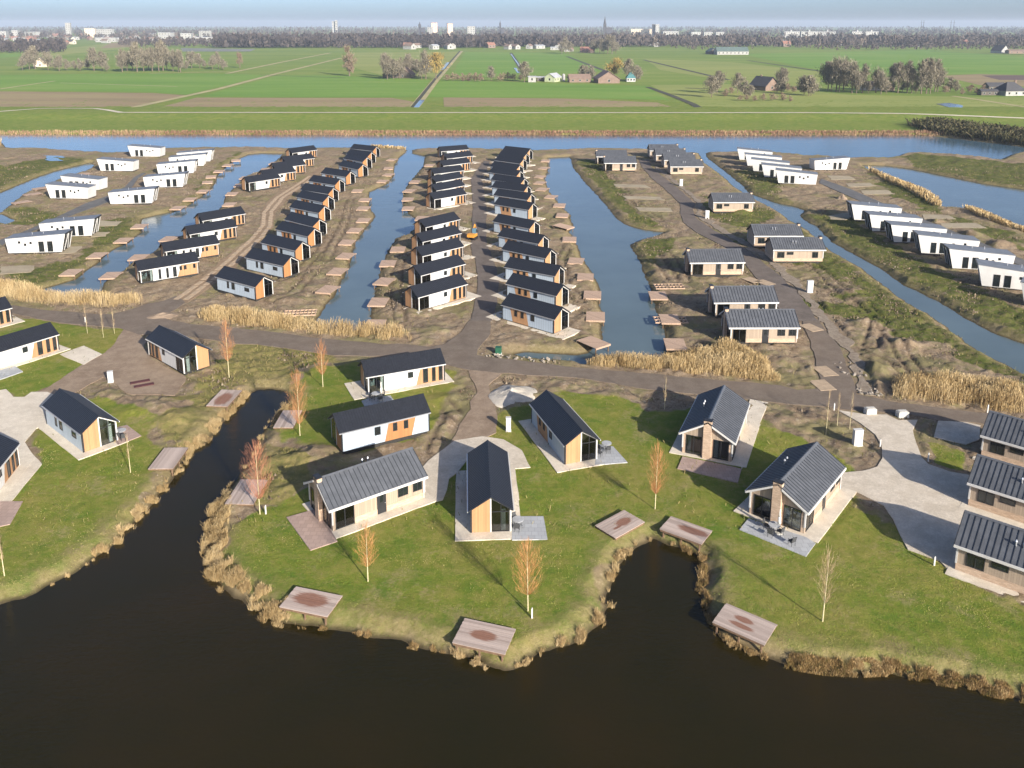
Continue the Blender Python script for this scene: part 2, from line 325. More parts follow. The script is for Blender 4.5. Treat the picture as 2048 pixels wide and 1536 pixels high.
LAWNS = [([(-200,640),(0,636),(60,640),(122,650),(245,660),(232,684),(205,709),(160,733),(85,782),(30,797),(0,785),(-200,765)], 1.0),
         ([(71,858),(150,800),(200,795),(262,812),(300,850),(322,885),(322,935),(300,985),(250,1060),(195,1105),(60,1180),(0,1200),(-250,1270),(-250,1000),(83,929),(49,885)], 1.5),
         ([(560,790),(600,745),(690,725),(720,725),(910,745),(915,775),(880,800),(860,860),(700,900),(590,880),(560,855)], 1.5),
         ([(475,1030),(540,1010),(620,985),(700,960),(850,960),(905,940),(935,890),(1005,818),(1060,800),(1130,778),(1240,795),(1300,830),(1360,815),(1420,800),(1520,830),(1545,850),(1600,880),(1700,930),(1700,1000),(1790,1050),(1850,1110),(1910,1150),(2048,1205),(2350,1300),
            (2350,1440),(2048,1380),(1900,1352),(1700,1335),(1500,1290),(1420,1210),(1415,1120),(1290,1070),(1205,1150),(1175,1240),(1060,1305),(960,1310),(800,1262),(600,1230),(500,1185),(440,1110)], 1.5),
         ([(1860,885),(1935,905),(1920,940),(1862,925)], 0.8)]
GREENISH = [([(100,455),(250,440),(330,425),(400,395),(300,435),(260,480),(220,505),(130,565),(60,580),(0,565),(0,545),(150,520),(200,470)], 3),
            ([(0,410),(120,425),(90,450),(0,450)], 3), ([(450,320),(480,305),(420,375),(380,410),(370,400)], 2.5),
            ([(1425,335),(1560,350),(1560,395),(1610,420),(1540,402),(1480,380)], 3), ([(1600,430),(1700,430),(1850,530),(2048,620),(2300,720),(2300,780),(2048,685),(1900,610),(1700,505),(1620,450)], 3),
            ([(1260,490),(1290,480),(1340,475),(1330,500),(1300,540),(1330,600),(1310,600)], 2), ([(1150,320),(1190,320),(1260,400),(1300,440),(1330,455),(1280,455),(1215,405)], 2),
            ([(1720,330),(1800,345),(1880,400),(1900,430),(1990,455),(2048,480),(2048,500),(1930,455),(1800,400)], 3), ([(1500,590),(1640,600),(1700,600),(1760,560),(1800,590),(2048,740),(2048,780),(1900,700),(1700,640)], 4),
            ([(430,720),(520,690),(600,700),(640,720),(560,775),(480,775),(440,800)], 3), ([(1480,480),(1600,440),(1700,520),(1780,580),(1700,560),(1640,540)], 4), ([(1810,306),(2000,322),(2300,360),(2300,400),(2048,378),(1820,335)], 3),
            ([(-300,400),(0,330),(100,315),(180,318),(120,338),(0,385),(-300,435)], 4), ([(1400,390),(1560,420),(1500,460),(1420,430)], 3)]
STRAW = [([(480,690),(640,715),(600,760),(560,780),(480,780),(440,830),(420,900),(380,905),(330,880),(340,800),(430,760)], 3), ([(520,880),(600,890),(620,960),(560,1010),(500,1000)], 2)]

MOUNDS = [((300,815),4.0,0.9),((350,840),3.5,0.8),((235,790),3,0.7),((595,930),3.5,0.6),((640,905),2.5,0.5),((1640,740),2.2,0.9),((1720,770),3,1.2),((1745,740),3.2,1.0),((1700,735),2.5,0.9),((1660,650),3,0.6),
          ((1580,560),2.5,0.7),((1620,610),3,0.9),((1480,425),3,0.7),((1560,720),3,0.6),((1530,700),2.5,0.5),((1330,545),3,0.4),((1740,650),3,0.9),((1800,690),3,0.9),((1480,470),2.5,0.8),((1400,385),3,0.7),((1650,640),2,0.7),
          ((1700,585),3,0.7),((1880,500),3,0.5),((1700,410),3,0.8),((1870,445),3.5,1.0),((1940,470),3.5,1.0),((2010,490),3.5,1.0),((870,660),3,0.5),((590,600),2.5,0.5),((310,632),2.2,0.5),((1335,420),2,0.5),((1300,390),2,0.4),
          ((890,800),2.5,0.4),((870,850),2.5,0.4),((1880,860),2.2,0.6)]

RUTS = [[(1560,470),(1640,540),(1700,600),(1770,660),(1830,740)],[(1540,600),(1620,560),(1720,600),(1760,640),(1740,690)],[(1215,345),(1250,385),(1290,420),(1320,440)],[(1205,340),(1235,380),(1275,420),(1310,445)],[(1290,490),(1320,520),(1345,560)],[(1310,485),(1345,520),(1370,560)],
        [(1400,690),(1440,700),(1500,715)],[(560,560),(600,540),(640,500),(660,470)],[(540,600),(590,580),(630,540)],[(440,395),(480,400),(520,392)],[(700,400),(690,440),(670,480),(650,520)],[(880,800),(910,830),(890,870)],[(870,830),(900,850),(870,900)],[(800,520),(790,570),(800,640)],
        [(1640,420),(1660,440)],[(1420,470),(1520,560),(1590,640)],[(1840,640),(1760,600),(1680,560)],[(1690,690),(1760,720),(1800,740)],[(250,760),(300,740),(360,760)],[(1140,480),(1120,520),(1130,570),(1160,600)]]
def line_sd(x, y, pts, margin=3.0):
    d = np.full(x.shape, margin)
    for a, b in zip(pts, pts[1:]):
        k = (x > min(a.x, b.x) - margin) & (x < max(a.x, b.x) + margin) & (y > min(a.y, b.y) - margin) & (y < max(a.y, b.y) + margin)
        if not k.any(): continue
        ex, ey = b.x - a.x, b.y - a.y; t = np.clip(((x[k] - a.x) * ex + (y[k] - a.y) * ey) / (ex * ex + ey * ey), 0, 1)
        d[k] = np.minimum(d[k], np.hypot(x[k] - a.x - ex * t, y[k] - a.y - ey * t))
    return d
LANE_EDGE = [(1307,333),(1331,353),(1361,377),(1396,405),(1395,436),(1428,456),(1501,500),(1546,534),(1595,578),(1638,634),(1667,670),(1697,712),(1712,762),(1724,786),(1746,790),(1738,760),(1716,706),(1684,664),(1652,626),(1608,574),(1556,528),(1511,496),(1438,452),(1404,432),(1404,402),(1369,375),(1338,351),(1313,332)]
PLOTS = [[(1656,351),(1700,352),(1711,359),(1662,360)],[(1690,367),(1740,366),(1752,372),(1700,374)],[(1720,381),(1775,380),(1789,388),(1728,389)],[(1845,428),(1900,431),(1915,438),(1850,438)],[(1880,446),(1950,446),(1975,456),(1890,456)],[(195,441),(243,443),(230,452),(195,453)],[(0,533),(73,531),(60,545),(0,549)],
         [(186,464),(221,464),(208,473),(184,474)],[(124,495),(167,492),(150,506),(120,507)],[(1225,368),(1290,370),(1300,376),(1232,374)],[(1245,392),(1320,394),(1330,400),(1255,398)],[(1270,415),(1340,416),(1348,424),(1280,422)],[(1655,432),(1700,425),(1720,428),(1690,440),(1660,438)]]
def dens(poly, step):
    out = []
    for a, b in zip(poly, poly[1:] + poly[:1]):
        n = max(1, int((b - a).length / step))
        out += [a.lerp(b, i / n) for i in range(n)]
    return out
def vhash(ix, iy, seed):
    h = np.sin(ix * 127.1 + iy * 311.7 + seed * 74.7) * 43758.5453
    return h - np.floor(h)
def vnoise(x, y, s, seed=0):
    x = x / s; y = y / s; ix = np.floor(x); iy = np.floor(y); fx = x - ix; fy = y - iy
    fx = fx * fx * (3 - 2 * fx); fy = fy * fy * (3 - 2 * fy)
    a = vhash(ix, iy, seed); b = vhash(ix + 1, iy, seed); c = vhash(ix, iy + 1, seed); d = vhash(ix + 1, iy + 1, seed)
    return (a + (b - a) * fx) * (1 - fy) + (c + (d - c) * fx) * fy
def fbm(x, y, s, seed=0, o=4):
    r = 0; w = 0.5; t = 0
    for i in range(o): r = r + w * vnoise(x, y, s / 2 ** i, seed + i * 7); t += w; w *= 0.55
    return r / t
def poly_sd(x, y, poly, margin=8.0):
    """signed distance, positive inside, clipped to +-margin"""
    px = np.array([p.x for p in poly]); py = np.array([p.y for p in poly])
    res = np.full(x.shape, -margin)
    m = (x > px.min() - margin) & (x < px.max() + margin) & (y > py.min() - margin) & (y < py.max() + margin)
    if not m.any(): return res
    X, Y = x[m], y[m]; d2 = np.full(X.shape, 1e9); ins = np.zeros(X.shape, bool)
    n = len(px)
    for i in range(n):
        ax, ay, bx, by = px[i], py[i], px[(i + 1) % n], py[(i + 1) % n]
        ex, ey = bx - ax, by - ay; L = ex * ex + ey * ey
        if L < 1e-9: continue
        near = (X > min(ax, bx) - margin) & (X < max(ax, bx) + margin) & (Y > min(ay, by) - margin) & (Y < max(ay, by) + margin)
        if near.any():
            wx, wy = X[near] - ax, Y[near] - ay; t = np.clip((wx * ex + wy * ey) / L, 0, 1)
            d2[near] = np.minimum(d2[near], (wx - ex * t) ** 2 + (wy - ey * t) ** 2)
        if ay != by:
            c = ((ay > Y) != (by > Y)); 
            c[c] &= X[c] < (bx - ax) * (Y[c] - ay) / (by - ay) + ax
            ins ^= c
    d = np.minimum(np.sqrt(d2), margin); res[m] = np.where(ins, d, -d); return res
def sstep(a, b, x):
    t = np.clip((x - a) / (b - a), 0, 1); return t * t * (3 - 2 * t)

SHEETS = {'road_main': PP(ROAD_MAIN), 'road_mid': PP(ROAD_MID), 'road_right': PP(ROAD_RIGHT), 'track': PP(TRACK), 'drive_c': PP(DRIVE_C), 'drive_l': PP(DRIVE_L),
          'yard_l': PP(GRAVEL_L), 'yard_c': PP(GRAVEL_C), 'yard_r': PP(GRAVEL_R), 'yard_r2': PP(GRAVEL_R2), 'lane_l': PP(LANE_L), 'lane_r': PP(LANE_R), 'edge': PP(LANE_EDGE), **{'plot%d' % i: PP(p) for i, p in enumerate(PLOTS)}}
DIKE_Y = P(1024, 228).y
def land(x, y):
    """distance to the water's edge and the height of the land at x, y"""
    wob = (fbm(x, y, 2.2, 3, 3) - 0.5) * 0.9
    sdw = np.full(x.shape, 8.0)
    for w in WATER: sdw = np.minimum(sdw, -poly_sd(x, y, w))
    s = sdw + wob
    z = np.where(s > 0, WZ - 0.02 + (-WZ + 0.02) * sstep(0, 2.0, s), WZ - 0.02 - 1.0 * sstep(0, 2.5, -s))
    z = z + 1.3 * sstep(-34, -8, y - DIKE_Y) * (1 - 0.6 * sstep(4, 40, y - DIKE_Y))
    return s, z
def soft(x, y, items, seed):
    r = np.zeros(x.shape)
    for poly, f in items:
        d = poly_sd(x, y, PP(poly)); d = d + (fbm(x, y, 4.0, seed, 4) - 0.5) * 3.0 * f
        r = np.maximum(r, sstep(-f, f, d))
    return r

def make_ground():
    NX, Y0, Y1, q = 620, 30.0, 520.0, 0.0034
    nrow = int(math.log(Y1 / Y0) / q)
    ys = Y0 * np.exp(np.linspace(0, math.log(Y1 / Y0), nrow))
    u = np.linspace(-1, 1, NX)
    X = (u[None, :] * (0.80 * (ys[:, None] + 12))).ravel(); Y = np.repeat(ys, NX)
    s, z = land(X, Y)
    road = np.full(X.shape, -8.0)
    for p in SHEETS.values(): road = np.maximum(road, poly_sd(X, Y, p))
    lawn = soft(X, Y, LAWNS, 11); green = soft(X, Y, GREENISH, 23); straw = soft(X, Y, STRAW, 31)
    mud = 1 - lawn
    off = 1 - sstep(-1.2, 0.2, road)
    rel = (fbm(X, Y, 3.2, 5, 4) - 0.5) * 0.75 + (fbm(X * 1.0, Y, 0.9, 9, 3) - 0.5) * 0.50 - np.abs(fbm(X, Y, 5.0, 19, 4) - .5) * .35 + .03
    z = z + rel * mud * off * sstep(0.3, 2.5, s) * np.where(Y < 330, 1.0, 0.3)
    z = z + (fbm(X, Y, 1.6, 15, 3) - 0.5) * 0.10 * lawn * sstep(0.5, 2, s)
    rut = np.zeros(X.shape); wob2 = (fbm(X, Y, 3.5, 77, 3) - .5) * 1.6
    for ln in RUTS:
        d = line_sd(X, Y, PP(ln)) + wob2 * .0; d = np.abs(np.abs(d + wob2 * .35) - .95); rut = np.maximum(rut, 1 - sstep(.10, .42, d))
    rut = rut * mud * off * sstep(.5, 2, s); z = z - .22 * rut
    for (mx, my), r, h in MOUNDS:
        c = P(mx, my); d2 = ((X - c.x) / r) ** 2 + ((Y - c.y) / (r * 0.8)) ** 2
        k = d2 < 6
        z[k] += h * np.exp(-d2[k] * 1.4) * (0.55 + 0.9 * fbm(X[k], Y[k], 1.1, 41, 3)) * off[k]
    z = np.where(road > -0.6, np.minimum(z, -0.03), z)
    shore = np.clip(1 - np.abs(s) / 7.0, 0, 1)
    nr = nrow; idx = np.arange(nr * NX).reshape(nr, NX)
    f = np.stack([idx[:-1, :-1], idx[:-1, 1:], idx[1:, 1:], idx[1:, :-1]], -1).reshape(-1, 4)
    me = bpy.data.meshes.new('ground')
    me.vertices.add(len(X)); me.vertices.foreach_set('co', np.stack([X, Y, z], -1).astype(np.float32).ravel())
    me.loops.add(f.size); me.loops.foreach_set('vertex_index', f.astype(np.int32).ravel())
    me.polygons.add(len(f)); me.polygons.foreach_set('loop_start', (np.arange(len(f)) * 4).astype(np.int32))
    me.polygons.foreach_set('use_smooth', np.ones(len(f), bool))
    me.update(calc_edges=True)
    dike = sstep(-83, -76, Y - DIKE_Y + (fbm(X, Y, 6, 99, 3) - .5) * 8)
    for nm, arr in (('lawn', np.maximum(lawn, dike)), ('green', green), ('straw', straw), ('shore', shore * (1 - dike)), ('rut', rut), ('dike', dike)):
        a = me.attributes.new(nm, 'FLOAT', 'POINT'); a.data.foreach_set('value', arr.astype(np.float32))
    return me

def ground_material():
    m, nt, bs, _ = nodes('ground_soil_and_grass'); co = N(nt, 'ShaderNodeNewGeometry').outputs['Position']
    def A(n): a = N(nt, 'ShaderNodeAttribute'); a.attribute_name = n; return a.outputs['Fac']
    def edge(mask, nz, k=0.7, lo=0.38, hi=0.62):
        v = mth(nt, 'ADD', mask, mth(nt, 'MULTIPLY', mth(nt, 'SUBTRACT', nz, 0.5), k))
        mr = N(nt, 'ShaderNodeMapRange', interpolation_type='SMOOTHSTEP'); nt.links.new(v, mr.inputs['Value'])
        mr.inputs['From Min'].default_value = lo; mr.inputs['From Max'].default_value = hi; return mr.outputs['Result']
    n_big = noise(nt, co, 0.07, 4, 0.6); n_mid = noise(nt, co, 0.35, 6, 0.7); n_fin = noise(nt, co, 2.2, 6, 0.75); n_gr = noise(nt, co, 9, 4, 0.8); n_pat = noise(nt, co, 0.9, 5, 0.7)
    grass = ramp(nt, n_mid, [(0.34, (0.098, 0.178, 0.019, 1)), (0.5, (0.178, 0.222, 0.028, 1)), (0.66, (0.30, 0.272, 0.062, 1))])
    grass = mix(nt, mth(nt, 'MULTIPLY', edge(n_big, n_fin, 0.35, 0.44, 0.62), .7), grass, ramp(nt, n_pat, [(.35, (0.232, 0.224, 0.044, 1)), (.65, (0.398, 0.306, 0.098, 1))]))
    grass = mix(nt, mth(nt, 'MULTIPLY', edge(n_pat, n_gr, .4, .48, .62), .38), grass, (0.367, 0.292, 0.101, 1))
    grass = mix(nt, mth(nt, 'MULTIPLY', mth(nt, 'SUBTRACT', n_gr, .2, True), 1.1), grass, (0.093, 0.125, 0.018, 1))
    bare = edge(noise(nt, co, 0.16, 5, 0.7), n_fin, 0.4, 0.53, 0.68)
    grass = mix(nt, mth(nt, 'MULTIPLY', bare, 0.4), grass, ramp(nt, n_fin, [(.3, (0.255, 0.204, 0.098, 1)), (.7, (0.413, 0.306, 0.182, 1))]))
    mud = ramp(nt, n_mid, [(0.28, (0.195, 0.140, 0.090, 1)), (0.5, (0.295, 0.222, 0.146, 1)), (0.72, (0.40, 0.315, 0.215, 1))])
    mud = mix(nt, mth(nt, 'MULTIPLY', edge(n_fin, n_gr, .5, .40, .70), 0.55), mud, (0.145, 0.100, 0.064, 1))
    mud = mix(nt, mth(nt, 'MULTIPLY', edge(n_pat, n_fin, .7, .50, .66), 0.65), mud, (0.125, 0.088, 0.058, 1))
    mud = mix(nt, mth(nt, 'MULTIPLY', edge(noise(nt, co, .55, 6, .75), n_fin, .6, .56, .70), 0.7), mud, (0.44, 0.36, 0.27, 1))
    weeds = ramp(nt, n_fin, [(0.3, (0.095, 0.110, 0.028, 1)), (0.7, (0.24, 0.215, 0.085, 1))])
    mud = mix(nt, mth(nt, 'MULTIPLY', edge(n_big, n_mid, 1.0, 0.45, 0.66), 0.62), mud, weeds)
    mud = mix(nt, mth(nt, 'MULTIPLY', A('rut'), .7), mud, (0.085, 0.062, 0.045, 1))
    rough_gr = ramp(nt, n_mid, [(0.3, (0.058, 0.088, 0.016, 1)), (0.55, (0.125, 0.140, 0.030, 1)), (0.72, (0.25, 0.205, 0.095, 1))])
    rough_gr = mix(nt, mth(nt, 'MULTIPLY', edge(n_pat, n_fin, .8, .48, .64), .75), rough_gr, ramp(nt, n_gr, [(.3, (.12, .09, .05, 1)), (.7, (.26, .2, .12, 1))]))
    rough_gr = mix(nt, mth(nt, 'MULTIPLY', n_gr, 0.5), rough_gr, (0.055, 0.06, 0.018, 1))
    straw = ramp(nt, n_fin, [(0.25, (0.15, 0.135, 0.038, 1)), (0.7, (0.33, 0.265, 0.115, 1))])
    straw = mix(nt, mth(nt, 'MULTIPLY', edge(n_pat, n_fin, .6, .45, .6), .5), straw, (.10, .12, .025, 1))
    col = mix(nt, edge(A('green'), n_mid, 0.9), mud, rough_gr)
    col = mix(nt, edge(A('straw'), n_mid, 0.9), col, straw)
    col = mix(nt, edge(A('lawn'), n_mid, 0.9, .34, .66), col, grass)
    col = mix(nt, mth(nt, 'MULTIPLY', A('dike'), .6), col, ramp(nt, n_mid, [(.35, (.12, .20, .03, 1)), (.65, (.21, .26, .055, 1))]))
    sh = edge(A('shore'), n_mid, 1.0, 0.45, 1.0)
    col = mix(nt, mth(nt, 'MULTIPLY', sh, 0.85), col, ramp(nt, n_fin, [(0.3, (0.155, 0.125, 0.052, 1)), (0.7, (0.32, 0.255, 0.14, 1))]))
    sep = N(nt, 'ShaderNodeSeparateXYZ'); nt.links.new(co, sep.inputs[0])
    wet = N(nt, 'ShaderNodeMapRange'); nt.links.new(sep.outputs['Z'], wet.inputs['Value'])
    wet.inputs['From Min'].default_value = WZ + 0.18; wet.inputs['From Max'].default_value = WZ + 0.02
    col = mix(nt, mth(nt, 'MULTIPLY', wet.outputs['Result'], 0.75), col, (0.045, 0.033, 0.020, 1))
    nt.links.new(col, bs.inputs['Base Color']); bs.inputs['Roughness'].default_value = 0.95; bs.inputs['Specular IOR Level'].default_value = 0.12
    bump(nt, bs, mth(nt, 'ADD', mth(nt, 'ADD', n_fin, n_gr), n_mid), 0.75, 0.16)
    return m
M['ground'] = ground_material()
gme = make_ground(); gme.materials.append(M['ground'])
tag(link('ground', gme), kind='structure')

# ------------------------------------------------------------------ water
def m_water(name, c, wave, scale, rough=0.03, vary=None, spec=0.5):
    m, nt, bs, _ = nodes(name); co = N(nt, 'ShaderNodeNewGeometry').outputs['Position']
    f = noise(nt, co, 0.06, 4, 0.6)
    nt.links.new(ramp(nt, f, [(0.3, c), (0.72, vary or sc(c, 1.3))]), bs.inputs['Base Color'])
    bs.inputs['Roughness'].default_value = rough; bs.inputs['IOR'].default_value = 1.333; bs.inputs['Specular IOR Level'].default_value = spec
    mp = N(nt, 'ShaderNodeMapping'); mp.inputs['Scale'].default_value = (1, 2.2, 1); nt.links.new(co, mp.inputs['Vector'])
    h = mth(nt, 'ADD', noise(nt, mp.outputs[0], scale, 4, 0.6), mth(nt, 'MULTIPLY', noise(nt, mp.outputs[0], scale * 0.18, 2), 1.5))
    bump(nt, bs, h, wave, 0.06)
    return m
M['lake'] = m_water('dark_peat_water', (0.0125, 0.0112, 0.0015, 1), 0.30, 1.6, 0.10, (0.021, 0.0140, 0.0025, 1), 0.36)
M['canal'] = m_water('turbid_blue_grey_water', (0.088, 0.120, 0.128, 1), 0.25, 1.6, 0.05)
M['river'] = m_water('blue_river_water', (0.060, 0.105, 0.140, 1), 0.5, 0.9, 0.08)
def sheet(name, pts, mat, z, t=0.0, kind='structure', parent=None):
    v2 = [(p.x, p.y) for p in pts]
    mb = MB()
    if t: mb.prism(v2, 'z', z - t, z)
    else:
        mb.add([(x, y, z) for x, y in v2], [tuple(q) for q in tessellate_polygon([[Vector((x, y, 0)) for x, y in v2]])])
    me = mb.mesh(name, mat)
    if not t and me.polygons and me.polygons[0].normal.z < 0: me.flip_normals()
    o = link(name, me, parent)
    if kind and parent is None: o['kind'] = kind
    return o
split = [P(x, y) for x, y in ((2350,912),(1961,838),(1640,797),(1280,762),(1050,738),(900,718),(803,703),(669,697),(522,676),(345,660),(244,648),(122,637),(0,618),(-300,598))]
FARW = [Vector((-420, 175, 0)), Vector((-160, 175, 0)), Vector((420, 175, 0))]
sheet('lake_water', [Vector((-160, 18, 0)), Vector((160, 18, 0))] + split + [Vector((-160, 110, 0))], M['lake'], WZ)
riv_y = P(1024, 318).y
sheet('canal_water', list(reversed(split)) + [Vector((300, 90, 0)), Vector((300, riv_y, 0)), Vector((-300, riv_y, 0)), Vector((-300, 120, 0))], M['canal'], WZ)
sheet('river_water', [Vector((-520, riv_y, 0)), Vector((520, riv_y, 0)), Vector((520, 420, 0)), Vector((-520, 420, 0))], M['river'], WZ)

# ------------------------------------------------------------------ roads, lanes, yards, paths
rng = random.Random(7)
def rough(poly, step, amp, seed=1):
    q = dens(poly, step); x = np.array([p.x for p in q]); y = np.array([p.y for p in q])
    dx = (fbm(x, y, 2.5, seed, 3) - 0.5) * 2 * amp; dy = (fbm(x, y, 2.5, seed + 50, 3) - 0.5) * 2 * amp
    return [Vector((a, b, 0)) for a, b in zip(x + dx, y + dy)]
sheet('earth_road', rough(SHEETS['road_main'], 1.5, 0.45, 1), M['road'], 0.050, 0.25)
sheet('lodge_lane', rough(SHEETS['road_mid'], 1.5, 0.3, 2), M['road_dark'], 0.056, 0.25)
sheet('chalet_lane', rough(SHEETS['road_right'], 1.5, 0.4, 3), M['road_dark'], 0.056, 0.25)
track = sheet('plate_track', rough(SHEETS['track'], 1.5, 0.4, 4), M['track'], 0.046, 0.25)
sheet('grey_lane', PP(LANE_L), M['lane'], 0.06, 0.25)
sheet('grey_lane', PP(LANE_R), M['lane'], 0.06, 0.25)
sheet('dirt_drive', rough(SHEETS['drive_l'], 1.0, 0.5, 5), M['dirt'], 0.042, 0.25)
sheet('dirt_drive', rough(SHEETS['drive_c'], 1.0, 0.5, 6), M['dirt'], 0.042, 0.25)
sheet('gravel_yard', rough(PP(GRAVEL_L), 1.0, 0.12, 7), M['plinth_path'], 0.062, 0.3)
sheet('gravel_yard', rough(PP(GRAVEL_C), 1.0, 0.15, 8), M['gravel'], 0.062, 0.3)
sheet('gravel_yard', rough(PP(GRAVEL_R), 1.0, 0.12, 9), M['gravel'], 0.062, 0.3)
sheet('gravel_yard', rough(PP(GRAVEL_R2), 1.0, 0.12, 10), M['gravel'], 0.062, 0.3)
sheet('rubble_margin', rough(SHEETS['edge'], .6, 1.3, 21), M['rubble_edge'], .052, .3)
for i, p in enumerate(PLOTS): sheet('sand_plot', rough(PP(p), .8, .6, 30 + i), M['sandplot'], .03, .3)
# wheel plates laid along the track
tl = PP([(362,600),(400,572),(452,533),(512,478),(533,452),(536,424),(560,395),(597,372),(626,352)])
pm = MB().box(-1.15, 1.15, -0.45, 0.45, -0.08, 0.02).mesh('track_plate', M['plate'])
for a, b in zip(tl, tl[1:]):
    n = max(1, int((b - a).length / 2.5)); d = (b - a).normalized(); nrm = Vector((-d.y, d.x, 0))
    for i in range(n):
        for sgn in (-1, 1):
            o = link('track_plate', pm, track); c = a.lerp(b, (i + 0.5) / n) + nrm * sgn * (0.85 + rng.uniform(-.1, .1))
            o.location = (c.x, c.y, 0.07); o.rotation_euler = (0, 0, math.atan2(d.y, d.x) + rng.uniform(-.06, .06))
# ------------------------------------------------------------------ buildings
def window(parent, x0, x1, z0, z1, yf, mull=0, mat='dark', fr=0.07, out=0.05, sgn=-1, sy=1, pane='pane', name='window', back=0.03, pmat=None):
    """frame (window) with a pane (sub-part) in a wall whose outer face is the plane y = yf and faces sgn*y"""
    a, b = sorted((yf - sgn * back, yf + sgn * out))
    m = MB().box(x0, x0 + fr, a, b, z0, z1).box(x1 - fr, x1, a, b, z0, z1).box(x0 + fr, x1 - fr, a, b, z0, z0 + fr).box(x0 + fr, x1 - fr, a, b, z1 - fr, z1)
    for k in range(mull):
        c = x0 + (x1 - x0) * (k + 1) / (mull + 1); m.box(c - fr / 2, c + fr / 2, a, b, z0 + fr, z1 - fr)
    o = m.build(name, M[mat], parent, sy)
    p0, p1 = sorted((yf + sgn * 0.008, yf + sgn * 0.018))
    MB().box(x0 + fr, x1 - fr, p0, p1, z0 + fr, z1 - fr).build('pane', pmat or M[pane], o, sy)
    return o
def window_x(parent, y0, y1, z0, z1, xf, mull=0, mat='dark', fr=0.07, out=0.05, sgn=-1, sy=1, pane='pane', name='window', back=0.03):
    a, b = sorted((xf - sgn * back, xf + sgn * out))
    m = MB().box(a, b, y0, y0 + fr, z0, z1).box(a, b, y1 - fr, y1, z0, z1).box(a, b, y0 + fr, y1 - fr, z0, z0 + fr).box(a, b, y0 + fr, y1 - fr, z1 - fr, z1)
    for k in range(mull):
        c = y0 + (y1 - y0) * (k + 1) / (mull + 1); m.box(a, b, c - fr / 2, c + fr / 2, z0 + fr, z1 - fr)
    o = m.build(name, M[mat], parent, sy)
    p0, p1 = sorted((xf + sgn * 0.008, xf + sgn * 0.018))
    MB().box(p0, p1, y0 + fr, y1 - fr, z0 + fr, z1 - fr).build('pane', M[pane], o, sy)
    return o

